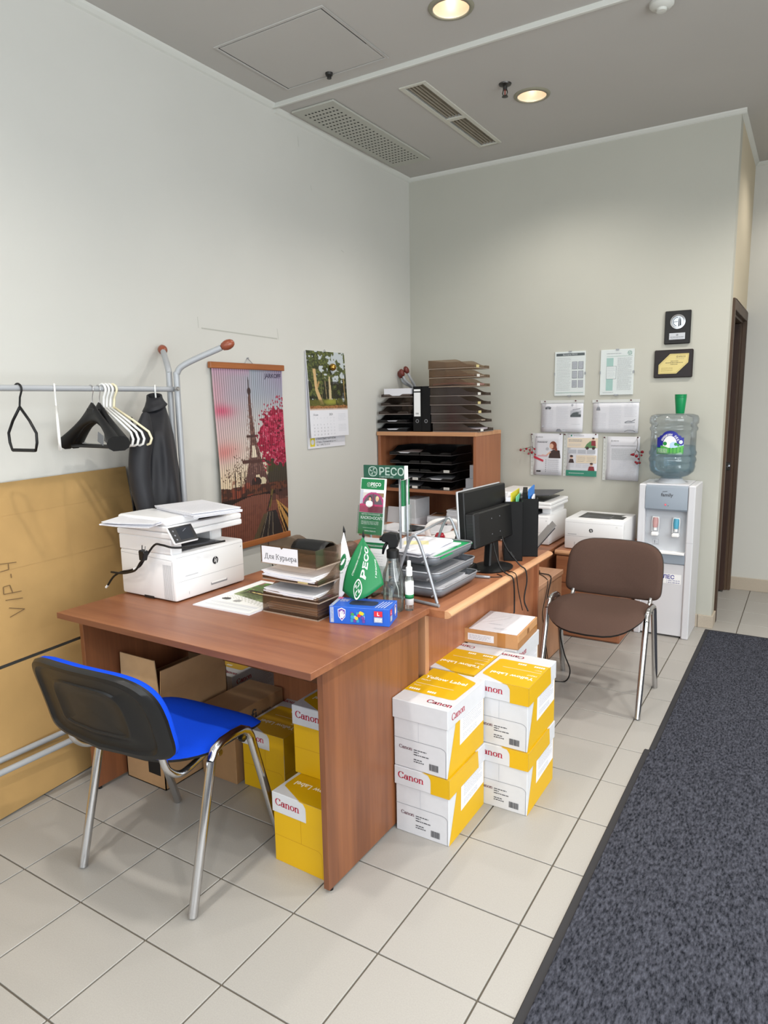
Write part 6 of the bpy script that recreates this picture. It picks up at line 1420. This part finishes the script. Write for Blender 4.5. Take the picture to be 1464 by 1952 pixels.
def d_b(k, w, h):
    be, gr = mat('pr_beige', 'e9d9c2', .6), mat('pr_jacket', '8b2a34', .6); dk = mat('pr_dark', '3d2b2a', .6); skin = mat('pr_skin', 'e2b49a', .6)
    k.circ(.032, h-.014, .006, m_tealg, 10); k.lines(.045, h-.020, .12, h-.010, 1, m_grey, .003, seed=1); k.rect(.0, h-.098, w, h-.030, be); k.lines(.012, h-.058, .11, h-.04, 2, m_grey, .004, seed=2); k.lines(.012, h-.088, .10, h-.07, 3, m_lgrey, .002, seed=3)
    k.poly([(.125, h-.10), (.205, h-.10), (.198, h-.072), (.165, h-.05), (.140, h-.072)], mat('pr_cargreen', '5d8c5a', .5)); k.circ(.145, h-.10, .011, dk, 12); k.circ(.188, h-.10, .011, dk, 12); k.circ(.185, h-.038, .009, skin, 12); k.poly([(.172, h-.048), (.2, h-.048), (.203, h-.085), (.172, h-.082)], gr); k.circ(.185, h-.032, .009, dk, 10, .006)
    for q in range(3): k.rect(.012+.066*q, h-.138, .070+.066*q, h-.112, m_lgrey)
    k.rect(.07, h-.205, w-.004, h-.150, be); k.circ(.036, h-.165, .011, skin, 12); k.circ(.036, h-.158, .012, dk, 12, .008); k.poly([(.016, h-.205), (.056, h-.205), (.048, h-.178), (.024, h-.178)], dk)
    for q in range(2): k.lines(.078+.066*q, h-.198, .135+.066*q, h-.158, 4, m_grey, .002, seed=9+q)
    for q in range(3): k.lines(.018+.05*q, h-.238, .058+.05*q, h-.212, 3, m_lgrey, .002, seed=20+q)
    k.rect(0, 0, w, .040, m_tealg); k.lines(.02, .015, .13, .025, 1, m_pp, .003, seed=5); k.circ(.178, h-.215, .010, skin, 12); k.circ(.178, h-.208, .011, dk, 12, .007); k.poly([(.155, .040), (.202, .040), (.195, .070), (.162, .070)], gr)
sleeve('portrait notice with green footer, middle of the lower wall notices', 1.262, .972, .216, .297, False, d_b)
def d_c(k, w, h):
    reso(k, .035, h-.030, .006, m_brandk); k.text('РЕСО', .045, h-.035, .013, m_brandk); k.lines(.03, h-.068, w-.02, h-.058, 2, m_grey, .002, seed=1); k.lines(.035, .02, w-.018, h-.075, 32, m_lgrey, .0012, seed=2); k.rect(.034, h-.16, w-.02, h-.08, mat('pr_haze', 'd3d5da', .7)); k.lines(.036, h-.158, w-.022, h-.082, 12, m_grey, .0016, seed=3)
sleeve('plain typed portrait notice, rightmost of the lower wall notices', 1.538, .955, .218, .297, False, d_c)
m_berry = mat('berry_red', '8e1424', .25); m_twig = mat('twig', '4a352c', .7)
def sprig(lab, x, z, pts, berries, stems):
    t = thing('berry_sprig', lab, 'berries', (x, YW-.026, z), 0, 'red berry sprigs on the wall')
    for p in stems: MB().tube(bez([(a, -.002, b) for a, b in p], 5), .0016, 6).build('twig', m_twig, t, smooth=True)
    for q, (a, b, r) in enumerate(berries):
        o = MB().lathe([(0, -r), (r*.7, -r*.7), (r, 0), (r*.75, r*.7), (r*.2, r*.95), (r*.25, r*1.25), (0, r*1.2)], 12).build('berry', m_berry, t, smooth=True); o.location = (a, -.006-.004*(q % 3), b); o.rotation_euler = (.3*q, .9*q, 0)
sprig('red berry sprig hanging left of the red haired woman notice', 1.006, 1.262, None, [(-.075, -.115, .009), (-.03, -.105, .0085), (.012, -.13, .010), (.030, -.105, .008), (-.012, -.14, .008), (-.002, -.112, .0075), (.035, -.145, .007), (-.045, -.12, .006)], [[(0, 0), (.004, -.03), (.010, -.07), (.012, -.13)], [(.010, -.09), (-.03, -.10), (-.075, -.112)], [(.010, -.09), (.02, -.098), (.03, -.105)], [(.0, -.10), (-.012, -.14)], [(.012, -.12), (.035, -.145)]])
sprig('red berry sprig hanging on the typed notice near the water bottle', 1.752, 1.246, None, [(-.030, -.112, .0095), (-.008, -.120, .011), (.028, -.092, .0105), (-.004, -.168, .0095), (.014, -.165, .008), (-.040, -.112, .007), (.006, -.14, .0075), (.024, -.115, .007), (-.012, -.16, .007)], [[(.0, .004), (-.010, .0), (-.006, -.04), (-.010, -.08)], [(-.010, -.08), (-.022, -.10), (-.03, -.112)], [(-.008, -.08), (.01, -.12), (.006, -.168)], [(-.006, -.085), (.015, -.10), (.028, -.095)]])
t = thing('award_plaque', 'upright black award plaque with silver disc on the back wall', 'plaque', (1.880, YW, 1.845), .0)
m_plq = wood('plaque_black', '141111', '0a0909', 'z', .45); m_silver = mat('silver', 'cfcfd2', .18, 1.); m_brass = mat('pale_brass', 'd0bd7c', .3, .35)
b = MB().box(0, -.016, 0, .154, -.001, .206).build('board', m_plq, t, bevel=.004)
o = MB().lathe([(0, .0), (.046, .0), (.045, .004), (.036, .005), (.034, .002), (0, .002)], 36).build('medal', m_silver, t, smooth=True, auto=.5); o.matrix_local = Matrix.Translation((.078, -.016, .138)) @ Matrix.Rotation(PI/2, 4, 'X')
k = Decal(); k.poly([(.003, -.030), (.010, -.028), (.009, .030), (.004, .012)], m_brandk); k.poly([(.012, -.028), (.020, -.022), (.018, .010), (.012, .028)], m_brandk); k.line(arc(-.004, 0, .024, .026, 80, 260, 12), .004, m_bar_); k.line([(-.026, -.002), (.0, 0)], .003, m_bar_); k.build('relief', o, lambda u, v, h: (u, v, .0024+h))
MB().box(.030, -.018, .028, .124, -.0158, .068).build('nameplate', mat('plate_silver', 'c5c6ca', .35, .4), t)
k = Decal(); k.text('25', .077, .051, .014, m_brandk, align='c', bold=.02); k.lines(.036, .040, .118, .046, 1, m_brandk, .0024, seed=1); k.lines(.040, .032, .114, .038, 1, m_grey, .0016, seed=2); k.build('engraving', t, plane_fn((0, -.018, 0), (1, 0, 0), (0, 0, 1)))
t = thing('certificate_plaque', 'dark wooden plaque with pale gold angled plate on the back wall', 'plaque', (1.826, YW, 1.634), .0)
MB().box(0, -.018, 0, .232, -.001, .176).build('board', wood('plaque_brown', '211413', '120b0b', 'x', .42), t, bevel=.005)
hx_ = [(.028, .025), (.137, .025), (.205, .093), (.208, .150), (.095, .150), (.028, .083)]
MB().prism(hx_, 'y', -.020, -.0178).build('plate', m_brass, t, bevel=.0008)
k = Decal(); hx2 = [(.034, .031), (.134, .031), (.199, .096), (.202, .144), (.098, .144), (.034, .080)]; k.line(hx2+[hx2[0]], .0012, mat('engrave', '8a773d', .5))
reso(k, .140, .131, .006, m_brandk); k.text('РЕСО', .150, .126, .014, m_brandk); k.lines(.13, .115, .18, .120, 1, m_grey, .0015, seed=1)
for q, (y, x0, x1) in enumerate(((.104, .10, .15), (.094, .07, .175), (.084, .10, .145))): k.lines(x0, y-.003, x1, y+.003, 1, m_brandk, .0026, seed=q+2)
k.lines(.045, .040, .115, .066, 3, mat('engrave', '8a773d', .5), .0016, seed=8); k.build('engraving', t, plane_fn((0, -.020, 0), (1, 0, 0), (0, 0, 1)))

# ------------------------------------------------------------------ water cooler
m_cw = mat('cooler_white', 'd2d2d6', .4); m_cg = mat('cooler_grey', '8d97a3', .4); m_cl = mat('cooler_pale', 'c3c6cb', .4)
t = thing('water_cooler', 'white and grey floor water cooler beside the doorway', 'water cooler', (1.9905, 3.09, 0)); w = .165
MB().box(-w, .0, .0, -w+.042, .30, .975).build('side_pillar', m_cw, t, bevel=.006)
MB().box(w-.042, .0, .0, w, .30, .975).build('side_pillar', m_cw, t, bevel=.006)
MB().box(-w+.042, .012, .012, w-.042, .30, .476).build('lower_door', m_cw, t, bevel=.003)
MB().box(-w+.042, .004, .478, w-.042, .05, .540).build('drip_tray', m_cg, t, bevel=.004)
MB().box(-w+.046, -.002, .538, w-.046, .06, .552).build('drip_grid', m_lbl, t, bevel=.002)
MB().box(-w+.042, .050, .54, w-.042, .30, .82).build('tap_recess', m_cl, t)
rows = [[(-w+.042+(2*w-.084)*i/8, -.010*math.sin(PI*i/8)-.001+q[1], q[0]) for i in range(9)] for q in ((.812, .012), (.824, .0), (.955, .0), (.968, .008), (.97, .03))]
mb = MB().grid(rows); mb.box(-w+.042, .03, .812, w-.042, .30, .970); mb.build('upper_panel', m_cg, t, smooth=True, auto=.6)
MB().box(-w+.0, .30, .0, w, .305, .972).box(-w+.042, .02, .968, w-.042, .30, .978).build('top_cover', m_cw, t, bevel=.002)
k = Decal(); k.text('family', -.03, .905, .030, m_pg, bold=.012); k.line([(-.022, .934), (.006, .937)], .003, m_pg); k.circ(-.002, .853, .006, mat('lamp_red', 'd84a56', .3), 12); k.circ(.014, .847, .0025, m_pd, 8); k.build('panel_print', t, lambda u, v, h: (u, -.0115-h+.010*(u/.12)**2, v))
lamp = MB().lathe([(0, 0), (.003, 0), (0, .002)], 10).build('indicator_lamp', emis('indicator', 'ff5060', 2.5), t); lamp.matrix_local = Matrix.Translation((-.002, -.012, .853)) @ Matrix.Rotation(PI/2, 4, 'X')
for x, m in ((-.062, mat('tap_pink', 'c99a98', .4)), (.060, mat('tap_blue', '4fa3bf', .4))):
    tp = MB().box(-.020, .030, .755, .020, .052, .768).build('tap', m_lbl, t, bevel=.003); tp.location = (x, 0, 0)
    MB().tube([(0, .034, .762), (0, .030, .735), (0, .028, .700)], [.015, .017, .013], 12).build('valve', m, tp, smooth=True, auto=.9)
    MB().tube([(0, .028, .702), (0, .028, .682)], .010, 12).build('spout', m_lbl, tp, smooth=True, auto=.6)
    MB().prism([(-.022, .648), (.022, .648), (.020, .672), (-.020, .672)], 'y', .002, .050).build('cup_lever', m_lbl, tp, bevel=.006)
    for s in (-1, 1): MB().tube([(s*.018, .036, .765), (s*.020, .030, .735), (s*.019, .030, .672)], .003, 6).build('tap_guard', m_lbl, tp, smooth=True)
k = Decal(); k.line([(-.018, 0), (.018, 0), (.018, .036), (-.018, .036), (-.018, 0)], .001, m_grey); k.rect(-.008, .01, -.003, .028, m_grey); k.circ(.006, .018, .005, m_lgrey, 8); k.lines(-.015, .002, .015, .008, 1, m_grey, .002, seed=1); k.build('hot_water_sign', t, plane_fn((-.060, .050, .585), (1, 0, 0), (0, 0, 1)))
k = Decal(); nv = mat('navy_print', '2a2a8c', .5); k.rect(-.115, .350, .108, .412, m_lbl); k.text('ШИШКИН ЛЕС', .068, .381, .0335, nv, align='r', bold=.03, sx=1.0); k.text('доставка.', -.06, .362, .011, m_ink)
k.text('т. (495) 730-25-70', .100, .367, .0105, nv, align='r', bold=.01); k.text('т. (812) 400-60-60', .100, .354, .0105, nv, align='r', bold=.01); k.build('delivery_label', t, plane_fn((0, .012, 0), (1, 0, 0), (0, 0, 1)))
k = Decal(); k.line([(.123, .62), (.165, .62)], .0014, m_seam); k.build('seam', t, plane_fn((0, 0, 0), (1, 0, 0), (0, 0, 1)))
MB().lathe([(.088, .975), (.086, .980), (.074, .992), (.066, 1.003)], 32, (0, .145)).build('bottle_seat', m_cl, t, smooth=True, auto=.6)
BT = thing('water_bottle', 'upturned clear water bottle half full on the cooler', 'bottle', (1.9905, 3.235, 1.004))
m_bt = clear('bottle_plastic', 'f0f4f6', .06, .14, .06, 'c4d0d6'); m_wa = clear('bottle_water', 'e3eef3', .03, .05, .10, 'b5d2de')
prof = [(.052, 0.0), (.058, .006), (.10, .02), (.128, .045), (.136, .075), (.133, .090), (.137, .105), (.141, .118), (.137, .132), (.133, .140), (.139, .150), (.141, .165), (.134, .178), (.133, .25), (.133, .295), (.141, .306), (.141, .318), (.134, .328), (.134, .338), (.143, .346), (.144, .375), (.136, .393), (.11, .402), (0, .404)]
MB().lathe(prof, 40).build('bottle_shell', m_bt, BT, smooth=True)
MB().lathe([(0, .004)]+[(r-.004, z+.003) for r, z in prof[1:13]]+[(.129, .205), (0, .205)], 36).build('water', m_wa, BT, smooth=True, auto=.7)
MB().lathe([(.065, -.026), (.066, .0), (.05, .004)], 28).build('neck_ring', m_cl, BT, smooth=True, auto=.6)
R_b = .1355
def cyl(u, v, h):
    a = -PI/2+.02+u/R_b; return ((R_b+h)*math.cos(a), (R_b+h)*math.sin(a), v)
k = Decal(); nb2 = mat('label_navy', '1d2490', .5); sky = mat('label_sky', 'b4d0ea', .5); lg = mat('label_green', '1f8d3c', .5); lg2 = mat('label_light_green', '58ad4a', .5)
def strip(pts_top, z0, m):
    for (a, b), (c, d) in zip(pts_top[:-1], pts_top[1:]): k.poly([(a, z0), (c, z0), (c, d), (a, b)], m, False)
k.h = 1; top = [(-.080+.16*i/24, .262+.042*max(0, 1-((-.080+.16*i/24)/.050)**2)**.5*(1 if abs(-.080+.16*i/24) < .05 else 0)+(.012 if .05 <= abs(-.080+.16*i/24) < .066 else 0)) for i in range(25)]
strip(top, .165, nb2); k.h = 2
top = [(-.040+.08*i/16, .215+.058*max(0, 1-((-.040+.08*i/16)/.041)**2)**.5) for i in range(17)]; strip(top, .20, m_lbl)
k.h = 3; strip([(.0+.080*i/10, .225+.012*math.sin(i*.6)) for i in range(11)], .19, sky); k.h = 4; strip([(-.055+.135*i/14, .205+.008*math.cos(i*.45)) for i in range(15)], .165, lg2); k.h = 5
for q in range(8): k.rect(-.080+.02*q, .160, -.060+.02*q, .200, lg, False)
k.h = 6
for x, z, r in ((-.028, .225, .012), (.034, .222, .010), (.048, .216, .008)): k.circ(x, z, r, lg, 10)
k.circ(.062, .235, .011, m_lbl, 12); k.circ(.062, .235, .006, sky, 10)
for q, ch in enumerate('ШИШКИН ЛЕС'):
    a = 2.62-q*.235; k.text(ch, .046*math.cos(a)*1.0, .218+.056*math.sin(a)*1.02, .0155, m_lbl, rot=a-PI/2, bold=.03, align='c', up=False)
k.lines(-.074, .166, -.012, .196, 5, m_lbl, .0018, seed=4); k.lines(.004, .168, .07, .194, 5, lg2, .0018, seed=5); k.build('bottle_label', BT, cyl, base=.0012)
m_cup = mat('cup_green', '0b8a52', .3)
for q, lab in enumerate(('green plastic cup standing on the water bottle, outermost of the nested stack', 'green plastic cup, middle one nested in the stack', 'green plastic cup, innermost of the nested stack with the highest rim')):
    o = MB().lathe([(0, .0), (.0245, 0), (.0255, .002), (.0345, .098), (.0362, .100), (.0345, .101), (.0335, .098), (.0245, .004), (0, .004)], 28).build('cup', m_cup, smooth=True, auto=.6)
    o.location = (2.022, 3.235, 1.409+q*.0085); tag(o, lab, 'cup', 'nested green cups')
bpy.context.view_layer.update()
